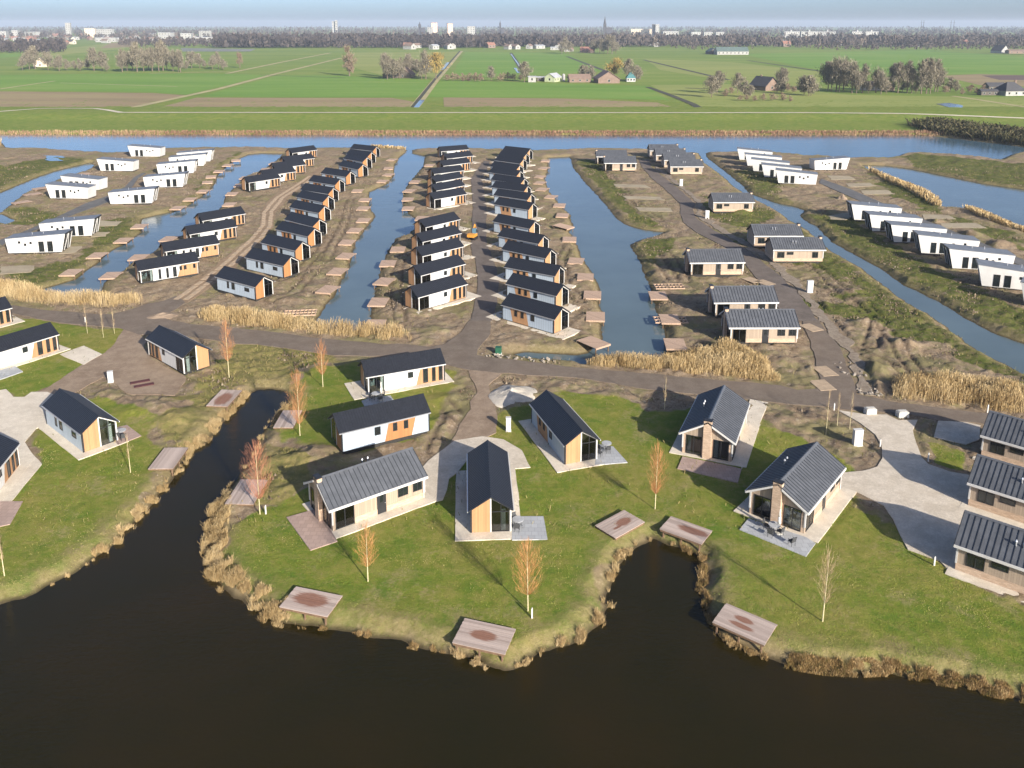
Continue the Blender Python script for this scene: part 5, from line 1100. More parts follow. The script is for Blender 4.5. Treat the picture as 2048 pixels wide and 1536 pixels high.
def parasol():
    r = empty('closed_parasol'); MB().box(-.3, .3, -.3, .3, 0, .08).build('base', M['block'], r); MB().tube((0, 0, .08), (0, 0, 2.5), .022, n=6).build('pole', M['metal'], r)
    m_ = MB().tube((0, 0, 1.0), (0, 0, 1.7), .17, .13, 9).tube((0, 0, 1.7), (0, 0, 2.45), .13, .03, 9); m_.smooth = True; m_.build('folded_canopy', M['cloth'], r); return r
for where, tb, chs, ps in (('the grey terrace of the gravel-yard chalet', (1548,1063), [(1533,1058),(1541,1073),(1560,1070),(1583,1090)], (1557,1066)), ('the terrace of the white parasol lodge', (752,797), [(744,801),(760,803),(765,796)], (763,800)),
                           ('the grey terrace of the diagonal lodge', (1213,898), [(1199,912),(1201,903),(1216,905)], None), ('the grey patio of the lake-facing lodge', (1036,1052), [(1030,1046),(1034,1062)], None), ('the small terrace of the pale grey lodge', (243,872), [(238,878),(247,881)], None)):
    o = proto('table', table); o.location = P(*tb, .1); tag(o, 'round garden table on ' + where, 'table', 'garden tables')
    for i, c in enumerate(chs):
        o = proto('chair', chair); o.location = P(*c, .1); o.rotation_euler = (0, 0, math.atan2(P(*c).y - P(*tb).y, P(*c).x - P(*tb).x)); tag(o, ('first', 'second', 'third', 'fourth')[i] + ' dark garden chair from the left on ' + where, 'chair', 'chairs on ' + where)
    if ps: o = proto('parasol', parasol); o.location = P(*ps, .1); tag(o, 'closed cream parasol on ' + where, 'parasol', 'closed parasols')
# small excavator on the middle lane
def excavator():
    r = empty('excavator', P(945, 478, .06), R(70)); y_ = M.setdefault('machine', m_plain('orange_machine_paint', (.55, .25, .04), .45, .1)); b_ = M.setdefault('bluepaint', m_plain('blue_grey_paint', (.10, .20, .27), .45, .1))
    for s in (-1, 1): MB().prism([(-1.1, .15), (-.9, 0), (.9, 0), (1.1, .15), (1.1, .4), (.9, .55), (-.9, .55), (-1.1, .4)], 'y', s * .7 - .2, s * .7 + .2).build('track', M['dark'], r)
    MB().prism([(-1.2, .6), (.9, .6), (.9, 1.2), (-.4, 1.35), (-1.2, 1.2)], 'y', -.8, .8).build('body', y_, r)
    cb = MB().prism([(.0, 1.2), (.9, 1.2), (.8, 2.3), (.0, 2.35)], 'y', -.75, .05).build('cab', b_, r); MB().box(.15, .75, -.765, -.755, 1.4, 2.2).build('pane', M['pane'], cb)
    MB().tube((.8, .35, 1.1), (2.2, .35, 2.8), .16, .13, 6).build('boom', y_, r); MB().tube((2.2, .35, 2.8), (3.2, .35, 1.3), .12, .1, 6).build('stick', y_, r)
    MB().prism([(3.0, 1.3), (3.4, 1.2), (3.3, .6), (2.7, .7)], 'y', .05, .65).build('bucket', M['dark'], r); tag(r, 'small orange and blue excavator at the edge of the middle lane', 'excavator')
excavator()

lane = next(o for o in bpy.data.objects if o.name.startswith('chalet_lane'))
pm2 = MB().box(-1.1, 1.1, -1.6, 1.6, -.05, .02).mesh('road_plate', M['plate'])
for x, y, a in ((1504,560,-28),(1530,565,-28),(1622,655,-22),(1650,742,-10),(1645,770,-8)):
    o = link('road_plate', pm2, lane); o.location = P(x, y, .075); o.rotation_euler = (0, 0, R(-a))
# ------------------------------------------------------------------ polder beyond the river
FZ = 0.55
def m_field(name, stops, sx=0.006, sy=0.03, fine=.25):
    m, nt, bs, _ = nodes(name); co = N(nt, 'ShaderNodeNewGeometry').outputs['Position']
    mp = N(nt, 'ShaderNodeMapping'); mp.inputs['Scale'].default_value = (sx, sy, 1); nt.links.new(co, mp.inputs['Vector'])
    a = noise(nt, mp.outputs[0], 1.0, 5, .62); b = noise(nt, co, fine, 4, .7)
    v = mth(nt, 'ADD', mth(nt, 'MULTIPLY', a, .75), mth(nt, 'MULTIPLY', b, .25))
    nt.links.new(ramp(nt, v, stops), bs.inputs['Base Color']); bs.inputs['Roughness'].default_value = .95; bs.inputs['Specular IOR Level'].default_value = .1
    return m
M['field'] = m_field('pasture', [(.3, (0.123, 0.189, 0.035, 1)), (.5, (0.167, 0.231, 0.045, 1)), (.7, (0.254, 0.273, 0.072, 1))])
M['field_b'] = m_field('bright_pasture', [(.3, (0.109, 0.210, 0.035, 1)), (.5, (0.152, 0.259, 0.045, 1)), (.7, (0.225, 0.287, 0.072, 1))])
M['field_p'] = m_field('pale_pasture', [(.3, (0.181, 0.231, 0.056, 1)), (.6, (0.268, 0.287, 0.088, 1)), (.75, (0.348, 0.322, 0.144, 1))])
M['stubble'] = m_field('brown_stubble', [(.3, (0.20, 0.17, 0.085, 1)), (.5, (0.285, 0.215, 0.125, 1)), (.7, (0.30, 0.27, 0.12, 1))], .01, .05)
M['plough'] = m_field('ploughed_soil', [(.3, (0.109, 0.081, 0.072, 1)), (.7, (0.181, 0.133, 0.115, 1))])
M['wetfield'] = m_field('wet_grey_field', [(.3, (.14, .15, .13, 1)), (.7, (.26, .27, .24, 1))])
M['strip'] = m_plain('dry_grass_strip', (.36, .31, .15), .95, .2, .05)
M['ditchbank'] = m_plain('dark_ditch_bank', (.055, .055, .03), .95, .3, .1)
M['pathpale'] = m_plain('pale_dike_path', (.55, .49, .37), .9, .08, .1)
sheet('farmland', [Vector((-700, 505, 0)), Vector((700, 505, 0)), Vector((16000, 14000, 0)), Vector((-16000, 14000, 0))], M['field'], FZ - .05)
def field(pts, mat, z): sheet('field', rough(PP(pts, FZ), 40, 2.0, 17), M[mat], FZ + z)
field([(-300,182),(0,183),(308,186),(372,191),(262,216),(0,214),(-300,216)], 'stubble', .02)
field([(393,195),(700,196),(782,196),(826,203),(818,217),(560,218),(310,217)], 'stubble', .02); field([(888,195),(1124,197),(1312,205),(1350,217),(888,217)], 'stubble', .02)
field([(0,150),(250,147),(420,147),(540,150),(372,189),(300,184),(0,180)], 'field_b', .01); field([(560,150),(700,152),(860,160),(840,194),(690,194),(400,193)], 'field_b', .01)
field([(880,160),(1290,172),(1340,200),(1120,195),(850,194)], 'field_b', .01); field([(700,105),(920,103),(870,158),(760,150),(690,130)], 'field_p', .01); field([(930,104),(1130,106),(1210,142),(1100,150),(900,155)], 'field_b', .01)
field([(1290,118),(1460,124),(1640,143),(1640,175),(1480,165),(1320,140)], 'field_p', .01); field([(1480,108),(1860,100),(2100,118),(2100,150),(1880,148),(1640,140)], 'field_b', .01)
field([(1880,152),(1960,148),(2200,155),(2200,178),(1960,170)], 'stubble', .03); field([(1965,151),(2200,150),(2200,162),(2000,160)], 'plough', .05); field([(1300,170),(1480,168),(1700,190),(2100,196),(2200,222),(1400,220)], 'field_p', .01)
field([(362,96),(512,98),(500,103),(365,103)], 'wetfield', .03); field([(100,112),(260,96),(300,88),(210,88),(60,104)], 'field_p', .01); field([(220,86),(275,84),(262,94),(200,97)], 'stubble', .03); field([(560,98),(900,96),(900,103),(560,104)], 'field', .012)
field([(0,106),(50,103),(40,113),(0,116)], 'field_b', .03)
def strip(name, pts, w, mat, z, drape=False):
    q = dens(PP(pts, FZ) + [], 1e9); q = PP(pts, FZ); L_, R_ = [], []
    qq = []
    for a, b in zip(q, q[1:]):
        n = max(1, int((b - a).length / 12)); qq += [a.lerp(b, i / n) for i in range(n)]
    qq.append(q[-1])
    for i, p in enumerate(qq):
        d = (qq[min(i + 1, len(qq) - 1)] - qq[max(i - 1, 0)]).normalized(); n_ = Vector((-d.y, d.x, 0)) * w / 2
        L_.append(p + n_); R_.append(p - n_)
    v = []
    for p, r_ in zip(L_, R_): v += [p, r_]
    zz = np.full(len(v), FZ + z)
    if drape: zz = land(np.array([p.x for p in v]), np.array([p.y for p in v]))[1] + z
    mb = MB().add([(p.x, p.y, h) for p, h in zip(v, zz)], [(2 * i, 2 * i + 1, 2 * i + 3, 2 * i + 2) for i in range(len(qq) - 1)])
    o = mb.build(name, M[mat]); o['kind'] = 'structure'; return o
strip('dike_path', [(-200,233),(0,226),(75,219.5),(120,218.5),(190,219),(215,223),(242,228),(1024,228.5),(1600,228.5),(1800,230),(2048,236),(2300,246)], 3.2, 'pathpale', .12, True)
for pts, w in (([(262,216),(437,178),(547,149),(683,116)], 5), ([(454,147),(560,125),(660,106)], 5), ([(0,178),(110,162)], 3), ([(120,166),(355,173)], 2.5), ([(827,217),(871,161),(923,102)], 6), ([(1905,192),(1960,200),(2100,222)], 4), ([(300,147),(460,143)], 4)): strip('grass_track', pts, w, 'strip', .08)
for pts, w in (([(823,217),(868,161),(920,102)], 2.5), ([(1022,106),(1042,137)], 5), ([(1134,113),(1213,143)], 5), ([(1288,120),(1380,142),(1457,160)], 5), ([(1295,174),(1340,190),(1385,208),(1400,217)], 4.5), ([(1495,121),(1645,143)], 5), ([(520,150),(690,156)], 2.5), ([(1370,176),(1425,178)], 4), ([(1860,103),(1930,106),(2048,109)], 6)): strip('ditch', pts, w, 'ditchbank', .10)
for pts, w in (([(831,217),(845,200)], 3), ([(884,140),(896,125)], 3.5), ([(1030,136),(1038,146)], 3), ([(1022,108),(1040,133)], 2)): strip('ditch_water', pts, w, 'river', .14)
sheet('flood_pool', rough(PP([(1872,208),(1895,206),(1925,211),(1928,218),(1905,218),(1888,212)], FZ), 6, 3, 19), M['river'], FZ + .16)
sheet('flood_pool', rough(PP([(92,311),(128,312),(125,322),(95,323)], 0), 3, 2, 20), M['river'], .1)

# ------------------------------------------------------------------ bare trees of the polder
M['twigs'] = m_tint('bare_brown_twigs', [(0, (.12, .105, .08, 1)), (.6, (.21, .185, .14, 1)), (1, (.30, .265, .19, 1))])
M['twigs_red'] = m_tint('russet_twigs', [(0, (.16, .115, .085, 1)), (1, (.30, .225, .16, 1))]); M['twigs_gold'] = m_tint('willow_twigs', [(0, (.24, .17, .05, 1)), (1, (.42, .31, .11, 1))])
def bare_tree(seed, h, rad, base, mat, n=420, slim=False):
    g = np.random.default_rng(seed); r = empty('bare_tree'); tr = MB().tube((0, 0, -.5), (0, 0, h * .55), h * .018, h * .011, 7).tube((0, 0, h * .55), (0, 0, h * .9), h * .011, .03, 6)
    v = []; f = []; tn = []
    for k in range(16):
        z = h * g.uniform(base, .75); a = g.uniform(0, 6.28); e = np.array([math.cos(a) * rad * g.uniform(.4, .8), math.sin(a) * rad * g.uniform(.4, .8), z + h * g.uniform(.08, .22)])
        tr.tube((0, 0, z), tuple(e), h * .006, .03, 5, False)
    tr.build('trunk', M['bark'], r)
    lob = [(g.uniform(0, 6.28), g.uniform(.0, .75), g.uniform(base + .08, .95)) for _ in range(14)]
    for i in range(n):
        a, q, zz = lob[g.integers(len(lob))]; prof = rad * max(.15, math.sin(math.pi * min(.97, (zz - base) / (1.02 - base) * .85 + .12)))
        c = np.array([math.cos(a) * q * prof, math.sin(a) * q * prof, zz * h]) + g.normal(0, .15 if slim else .2, 3) * np.array([prof * 1.4, prof * 1.4, h * .4])
        c[2] = min(max(c[2], base * h), h * 1.02); d = g.normal(0, .5, 3); d[2] = abs(d[2]) + .7; d /= np.linalg.norm(d); ln = h * g.uniform(.05, .12)
        s = np.cross(d, g.normal(0, 1, 3)); s /= np.linalg.norm(s); s *= g.uniform(.07, .17); b = len(v)
        v.extend([c - s, c + s, c + d * ln + s * .3, c + d * ln - s * .3]); f.append((b, b + 1, b + 2, b + 3)); tn.extend([g.uniform(0, 1)] * 4)
    link('crown', tint_mesh('crown', v, f, tn, mat), r); return r
TREES = {'tall': lambda i: bare_tree(100 + i, 19, 4.2, .18, M['twigs'], 1700), 'round': lambda i: bare_tree(200 + i, 14, 5.2, .2, M['twigs'], 1700), 'small': lambda i: bare_tree(300 + i, 9, 3.4, .15, M['twigs'], 1100),
         'poplar': lambda i: bare_tree(400 + i, 22, 4.6, .1, M['twigs_red'], 1300, True), 'willow': lambda i: bare_tree(500 + i, 12, 5.5, .25, M['twigs_gold'], 1300), 'shrub': lambda i: bare_tree(600 + i, 4.5, 2.6, .02, M['twigs_red'], 500)}
def tree(x, y, kind, s, label, group):
    o = proto(('tree', kind, rng.randrange(3)), None) if False else None
    k = ('tree', kind, rng.randrange(3)); o = proto(k, lambda: TREES[kind](k[2])); o.location = P(x, y, FZ); o.rotation_euler = (0, 0, rng.uniform(0, 6.28)); s *= 1.25; o.scale = (s * rng.uniform(1.0, 1.3),) * 2 + (s,)
    return tag(o, label, 'tree', group)
OL = ['leftmost'] + ORD[1:] + ['seventeenth', 'eighteenth', 'nineteenth']
def clump(xs, y, kinds, label, group, s=(.8, 1.15), jy=3):
    for i, x in enumerate(sorted(xs)): tree(x + rng.uniform(-2, 2), y + rng.uniform(-jy, jy), rng.choice(kinds), rng.uniform(*s), (('leftmost' if i == 0 else OL[i] + ' from left') if len(xs) > 1 else 'only') + ' ' + label, group)
clump([46,58,70,96,108,120,134,150,162,176,190,204,215], 140, ['round', 'small', 'tall'], 'bare brown tree of the farmstead wood at the far left', 'farmstead wood at the far left', (.7, 1.05))
clump([246,256,266,276,286,296,306,316,326,336,346,356,362], 142, ['tall'], 'tall bare tree in the dense grove left of the diagonal track', 'dense grove left of the diagonal track', (.8, 1.2))
clump([372,384,398,408,424,436,448], 138, ['round', 'small'], 'small bare tree trailing right of the dense grove', 'trees trailing right of the dense grove', (.65, .95)); tree(480, 136, 'poplar', .62, 'single bare tree at the right end of the left groves', None)
tree(699, 152, 'poplar', .98, 'tall russet poplar standing alone beside the diagonal track', None); clump([768,776,786,800,812,822,832,842,850], 156, ['tall', 'round'], 'tall bare tree shading the twin brown barns', 'trees round the twin brown barns', (.75, 1.0)); tree(872, 158, 'willow', 1.35, 'large pale round-crowned tree right of the twin barns', None)
clump([895,905,915,925,938,950,962,1000,1015,1028,1040], 162, ['shrub'], 'low russet shrub in the hedge left of the farm', 'hedge left of the farm', (.8, 1.2), 1.5); tree(983, 162, 'small', 1.0, 'thin bare tree standing in the russet hedge', None); tree(1049, 164, 'round', .85, 'bare tree beside the white shed', None)
tree(1228, 160, 'willow', 1.15, 'golden willow behind the large brown farmhouse', None); clump([1166,1182,1172], 156, ['small'], 'small bare tree in the farmyard', 'farmyard trees', (.8, 1.1)); clump([1258,1270,1276], 160, ['round', 'small'], 'bare tree by the teal-roofed hut', 'trees by the teal-roofed hut', (.9, 1.2))
clump([1424,1436,1452,1462,1474,1488,1500], 190, ['small', 'round', 'shrub'], 'bare tree left of the gabled black-roofed house', 'trees left of the gabled house', (.55, .9), 5); clump([1552,1562,1572,1588], 186, ['shrub', 'small'], 'bare tree right of the gabled black-roofed house', 'trees right of the gabled house', (.7, 1.1), 4); clump([1560,1566], 178, ['tall'], 'slim tall tree behind the gabled black-roofed house', 'slim trees behind the gabled house', (.55, .6))
clump([1608,1616,1622], 190, ['small'], 'thin bare tree in the gap of the right meadow', 'trees in the gap of the right meadow', (.9, 1.1)); clump([1655,1663,1671,1680,1688], 181, ['tall', 'round'], 'tallest dark bare tree of the right avenue', 'tallest trees of the right avenue', (1.0, 1.15))
clump([1702,1714,1726,1738,1750,1762,1772,1784,1796,1806,1815,1824,1832,1842,1852,1860,1868,1876], 186, ['tall', 'small', 'tall'], 'slender bare tree in the long right avenue', 'long right avenue', (.6, .95)); clump([1890,1900,1912,1926,1940,1952,1964], 187, ['shrub', 'small'], 'low bare tree between the avenue and the white house', 'low trees before the white house', (.6, 1.0)); clump([1480,1492,1510,1526,1545,1565,1580], 201, ['shrub'], 'straw-brown shrub on the bank below the gabled house', 'shrubs below the gabled house', (.5, .8), 2)
clump([1125,1131,1140,1190,1200,1208,1216,1224,1232], 107, ['round', 'tall'], 'bare tree round the orange-roofed farm near the town', 'trees round the orange-roofed farm', (.9, 1.2), 1.5)

# far-off woods that read as one mass
M['wood_far'] = m_tint('far_wood', [(0, (.035, .030, .030, 1)), (.5, (.070, .056, .050, 1)), (1, (.125, .10, .08, 1))])
def wood(x0, x1, D0, D1, n, h, label, seed, tshift=0.0, q=16):
    g = np.random.default_rng(seed); D = g.uniform(D0, D1, n); X = (g.uniform(x0, x1, n) - 1024) / 1725 * (D + 10)
    dn = fbm(X, D, 160, seed, 3); k = dn > .34; X, D = X[k], D[k]; n = len(X)
    H_ = h * g.uniform(.55, 1.15, n) * (.7 + .6 * vnoise(X, D, 90, seed + 3)); Rr = H_ * g.uniform(.24, .42, n); t0 = np.clip(g.normal(.45 + tshift, .22, n), 0, 1)
    a = g.uniform(0, 2 * np.pi, (n, q)); rr = np.sqrt(g.uniform(0, 1, (n, q))); zz = g.uniform(.2, 1.0, (n, q)); pr = np.sin(np.pi * np.clip(zz * .8 + .12, 0, 1))
    cx = X[:, None] + np.cos(a) * rr * Rr[:, None] * pr; cy = D[:, None] + np.sin(a) * rr * Rr[:, None] * pr; cz = zz * H_[:, None] + FZ
    s = H_[:, None] * g.uniform(.05, .13, (n, q)); th = g.uniform(0, np.pi, (n, q)); ux, uy = np.cos(th) * s, np.sin(th) * s; vz = s * g.uniform(.8, 1.8, (n, q)); lean = g.normal(0, .4, (n, q)) * s
    pt = [np.stack([cx - ux, cy - uy, cz - vz], -1), np.stack([cx + ux, cy + uy, cz - vz * .6], -1), np.stack([cx + ux + lean, cy + uy + lean, cz + vz], -1), np.stack([cx - ux + lean, cy - uy + lean, cz + vz * .7], -1)]
    v = np.stack(pt, 2).reshape(-1, 3); v[:, 2] = np.maximum(v[:, 2], .2); f = np.arange(len(v)).reshape(-1, 4)
    o = link('far_wood', tint_mesh('far_wood', v, f, np.repeat(np.clip(t0[:, None] + g.normal(0, .12, (n, q)), 0, 1).ravel(), 4), M['wood_far'])); o['kind'] = 'stuff'; o['label'] = label; o['category'] = 'wood'
wood(430, 1130, 1650, 2150, 3600, 18, 'dark bare wood in front of the town', 1, -.2); wood(1090, 2250, 1700, 2350, 4200, 16, 'brown bare wood to the right before the town', 2, .1); wood(-200, 130, 1350, 1750, 600, 14, 'dark bare wood at the far left', 3, -.2)
wood(240, 460, 1700, 2100, 260, 13, 'bare trees before the white sheds', 4, -.05); wood(-250, 2300, 2500, 3300, 2600, 15, 'bare town trees, nearer belt', 5, .1); wood(-250, 2300, 3400, 5000, 4200, 18, 'bare town trees, farther belt', 6, .1, 12); wood(-300, 2350, 5200, 9500, 4600, 22, 'woods along the horizon', 7, .1, 10)
wood(1340, 2100, 1500, 1700, 260, 9, 'scattered bare trees along the far meadow edge', 8, .1)

# ------------------------------------------------------------------ farms, town
def mc(name, c, rough_=.8): return M.setdefault(name, m_plain(name, c, rough_, .15, .4))
mc('wall_white', (.33, .325, .31)); mc('wall_brick', (.20, .14, .11)); mc('wall_cream', (.62, .52, .40)); mc('wall_grey', (.42, .42, .42)); mc('wall_green', (.40, .44, .28)); mc('wall_dark', (.10, .085, .07))
mc('roof_dark', (.06, .06, .065)); mc('roof_brown', (.20, .14, .11)); mc('roof_red', (.26, .13, .095)); mc('roof_teal', (.06, .16, .17)); mc('roof_grey', (.34, .35, .37)); mc('roof_green', (.09, .13, .12)); mc('wall_pink', (.62, .45, .36)); mc('stone_dark', (.06, .06, .07))
def gable_house(loc, rot, L, w, he, hr, wall, roof, label, group=None, name='farmhouse', wins=3, chim=False, over=.4, hip=0.0):
    r = empty(name, loc, rot); l = L / 2; w /= 2
    MB().prism([(-w, 0), (w, 0), (w, he), (0, hr), (-w, he)], 'x', -l, l).build('wall', M[wall], r) if not hip else MB().box(-l, l, -w, w, 0, he).build('wall', M[wall], r)
    k = (hr - he) / w
    if hip:
        MB().add([(-l - over, -w - over, he), (l + over, -w - over, he), (l + over, w + over, he), (-l - over, w + over, he), (-l + hip, 0, hr), (l - hip, 0, hr)], [(0, 1, 5, 4), (2, 3, 4, 5), (1, 2, 5), (3, 0, 4), (3, 2, 1, 0)]).build('roof', M[roof], r)
    else:
        for s in (-1, 1): MB().prism([(s * (w + over), he - over * k + .03), (0, hr + .03), (0, hr + .35), (s * (w + over), he - over * k + .35)], 'x', -l - over, l + over).build('roof_slope', M[roof], r)
    for i in range(wins):
        x = -l + L * (i + .5) / wins
        f = MB().box(x - .7, x + .7, -w - .06, -w - .01, he * .3, he * .8).build('window', M['wall_white'], r); MB().box(x - .55, x + .55, -w - .09, -w - .065, he * .3 + .12, he * .8 - .12).build('pane', M['pane'], f)
    if wins and not hip:
        f = MB().box(-l - .06, -l - .01, -.8, .8, he * .3, he * .85).build('window', M['wall_white'], r); MB().box(-l - .09, -l - .065, -.65, .65, he * .3 + .15, he * .85 - .15).build('pane', M['pane'], f)
    if chim: MB().box(l * .4, l * .4 + .9, -.4, .4, hr - .6, hr + 1.3).build('chimney', M['wall_brick'], r)
    return tag(r, label, 'building', group)
F = lambda x, y: P(x, y, FZ)
gable_house(F(1528,180), R(118), 15, 12, 3.6, 9.2, 'wall_brick', 'roof_dark', 'black-roofed gabled farmhouse on the mound in the right meadow', chim=True, over=.9)
gable_house(F(1213,165), R(95), 20, 17, 3.5, 9, 'wall_brick', 'roof_brown', 'large brown farmhouse with broad gable in the middle farm', chim=True, over=.8)
gable_house(F(1158,164), R(5), 17, 10, 3, 6, 'wall_brick', 'roof_brown', 'long low brown-roofed barn in the middle farm'); gable_house(F(1106,163), R(60), 12, 9, 3.5, 6.5, 'wall_green', 'roof_grey', 'small pale green shed in the middle farm')
gable_house(F(1064,164), R(0), 6, 5, 4.2, 4.6, 'wall_white', 'roof_grey', 'small white shed at the left end of the middle farm', wins=1); gable_house(F(1083,162), R(0), 8, 6, 3, 3.6, 'wall_dark', 'roof_grey', 'dark open-fronted shed in the middle farm', wins=2); gable_house(F(1261,163), R(0), 7, 7, 3, 8, 'wall_grey', 'roof_teal', 'small hut with pyramid teal roof right of the middle farm', hip=3.2)
MB().tube((0, 0, 0), (0, 0, 5), 1.3, n=14).tube((0, 0, 5), (0, 0, 6), 1.3, .2, 14).build('silo', M['wall_white']).location = F(1127, 162); tag(bpy.data.objects['silo'], 'small white silo in the middle farm', 'silo')
gable_house(F(785,155), R(80), 14, 13, 3, 8, 'wall_dark', 'roof_brown', 'left one of the twin brown barns among tall trees'); gable_house(F(810,155), R(80), 14, 15, 3, 8.5, 'wall_dark', 'roof_brown', 'right one of the twin brown barns among tall trees')
gable_house(F(1462,109), R(2), 48, 20, 5, 11, 'wall_white', 'roof_green', 'long cattle barn with dark green roof in the far meadow', wins=8); gable_house(F(1425,108), R(95), 20, 16, 4, 9, 'wall_dark', 'roof_green', 'gabled dark shed left of the long cattle barn')
gable_house(F(2018,190), R(8), 15, 13, 3, 8.5, 'wall_white', 'roof_dark', 'white house with dark hipped roof at the right edge', hip=5, chim=True); gable_house(F(1988,180), R(0), 12, 8, 2.8, 5, 'wall_dark', 'roof_dark', 'dark shed behind the white hipped house'); gable_house(F(1975,190), R(0), 11, 5, 2.6, 3.6, 'wall_dark', 'roof_dark', 'low dark shed left of the white hipped house')
gable_house(F(1999,106), R(110), 20, 16, 4, 12, 'wall_white', 'roof_dark', 'far white-gabled house with steep dark roof at the right'); gable_house(F(2030,107), R(0), 26, 12, 4, 6, 'wall_brick', 'roof_brown', 'long low brown shed far right')
gable_house(F(83,133), R(110), 16, 13, 3.5, 10, 'wall_cream', 'roof_dark', 'dark-roofed farmhouse in the far left wood'); gable_house(F(1740,180), R(0), 12, 8, 3, 6, 'wall_white', 'roof_brown', 'white cottage half hidden in the right avenue'); gable_house(F(1770,180), R(90), 10, 9, 3, 6.5, 'wall_brick', 'roof_red', 'red-roofed cottage half hidden in the right avenue')
gable_house(F(1138,103), R(80), 18, 14, 4, 11, 'wall_white', 'roof_red', 'farmhouse with orange-red gabled roof before the far wood'); gable_house(F(1174,105), R(0), 22, 14, 4, 9, 'wall_brick', 'roof_red', 'red-brown farm barn before the far wood'); gable_house(F(1112,100), R(0), 20, 8, 4, 5.5, 'wall_white', 'roof_grey', 'low white shed left of the orange-roofed farm')
tp = [lambda a=a: gable_house((0, 0, 0), 0, a[0], a[1], a[2], a[3], a[4], a[5], 'x', name='town_house', wins=2) for a in ((12, 9, 5.5, 9.5, 'wall_brick', 'roof_red'), (14, 9, 5.5, 9, 'wall_white', 'roof_brown'), (11, 9, 5, 9, 'wall_cream', 'roof_dark'), (16, 10, 6, 8, 'wall_white', 'roof_grey'))]
def house(x, D, k, label, group):
    o = proto(('town', k), tp[k]); o.location = ((x - 1024) / 1725 * (D + 10), D, FZ); o.rotation_euler = (0, 0, rng.uniform(0, 3.14)); o.scale = (rng.uniform(.9, 1.5),) * 2 + (rng.uniform(.9, 1.2),); tag(o, label, 'house', group)
for i in range(120):
    k = rng.choice((0, 0, 1, 1, 2, 3)); house(rng.uniform(-60, 470), rng.uniform(1900, 3600), k, ('red-roofed brick', 'white brown-roofed', 'cream dark-roofed', 'white grey-roofed')[k] + ' house in the far left suburb', 'houses in the far left suburb')
for i in range(14):
    k = rng.choice((0, 1, 1, 3)); house(rng.uniform(800, 1130), rng.uniform(1560, 1700), k, ('red-roofed brick', 'white brown-roofed', 'cream dark-roofed', 'white grey-roofed')[k] + ' house at the foot of the town wood', 'houses at the foot of the town wood')
for i in range(50):
    k = rng.choice((0, 1, 1, 3)); house(rng.uniform(1240, 2060), rng.uniform(1720, 2500), k, ('red-roofed brick', 'white brown-roofed', 'cream dark-roofed', 'white grey-roofed')[k] + ' house among the far right trees', 'houses among the far right trees')
def block(x0, x1, yt, D, depth, wall, label, cat='building', name='apartment_block', roof=None, fl=3.0):
    """far block: px extents at distance D, top at photo line yt"""
    k = (D + 10) / 1725; h = CAM_H - (yt - Y_HOR) * D / FG; w = (x1 - x0) * k / 2; r = empty(name, ((x0 + x1) / 2 * k - 1024 * k, D, 0), rng.uniform(-.25, .25))
    MB().box(-w, w, 0, depth, 0, h).build('wall', M[wall], r); MB().box(-w - .4, w + .4, -.4, depth + .4, h, h + .8).build('roof', M[roof or 'roof_grey'], r)
    nf = max(1, int(h / 6)); nw = max(2, int(2 * w / 8))
    for j in range(nf):
        for i in range(nw):
            if nf * nw > 60: continue
            x = -w + 2 * w * (i + .5) / nw; z = h * (j + .35) / nf; MB().box(x - 1.1, x + 1.1, -.12, -.02, z, z + 2.0).build('window', M['pane'], r)
    return tag(r, label, cat)
block(133,142,46,2900,14,'wall_white','tall white slab tower on the left horizon', name='tower_block'); block(171,190,57,3000,20,'wall_cream','cream block at the left end of the long white building'); block(188,225,58.5,3050,18,'wall_white','long white low block on the left horizon')
for x0, x1, yt, D, lab in ((-10,12,63,2700,'white shed at the far left edge of town'),(25,36,61,2800,'small white cube building at the far left'),(48,75,64,2900,'long pale shed in the far left suburb'),(190,232,76,2200,'low white factory hall behind the dense grove, left one'),(236,275,76.5,2200,'low white factory hall behind the dense grove, right one'),(316,342,65.5,2500,'white hall with flat roof right of the suburb'),(318,342,72,2250,'white depot below the flat-roofed hall'),(362,382,67,2500,'bright white hall beside the dark wood'),(376,428,75,2100,'long white hall at the left end of the dark wood'),(398,416,62,2700,'pale flat block above the long white hall'),(607,636,72,2150,'pale blue hall in front of the dark wood'),
                       (1262,1308,58,3200,'long cream school block beside the town tower'),(1326,1357,63,2900,'long low white block right of the town tower'),(1382,1402,64.5,2900,'flat white hall far right of the tower, left one'),(1408,1425,64.5,2900,'flat white hall far right of the tower, middle one'),(1432,1448,64.5,2900,'flat white hall far right of the tower, right one')): block(x0, x1, yt, D, 25, 'wall_white' if 'cream' not in lab else 'wall_cream', lab, name='hall')
block(665,670,43,3300,12,'wall_grey','grey half of the tall twin tower left of centre', name='tower_block'); block(671,675.5,41,3290,12,'wall_white','white half of the tall twin tower left of centre', name='tower_block'); block(863,875,45.5,3300,22,'wall_pink','orange apartment tower beside the domed church', name='tower_block', roof='roof_red'); block(855,864,55,3280,20,'wall_white','low white wing of the orange apartment tower'); block(895.5,906,47,3300,20,'wall_pink','rounded pink apartment tower in the town', name='tower_block', roof='roof_red'); block(935,950,53,2900,18,'wall_white','white gridded apartment block in the town wood')
block(1303.5,1310,48.5,3150,18,'stone_dark','dark half of the town apartment tower', name='tower_block'); block(1310.5,1318,49,3140,18,'wall_white','white half of the town apartment tower', name='tower_block')
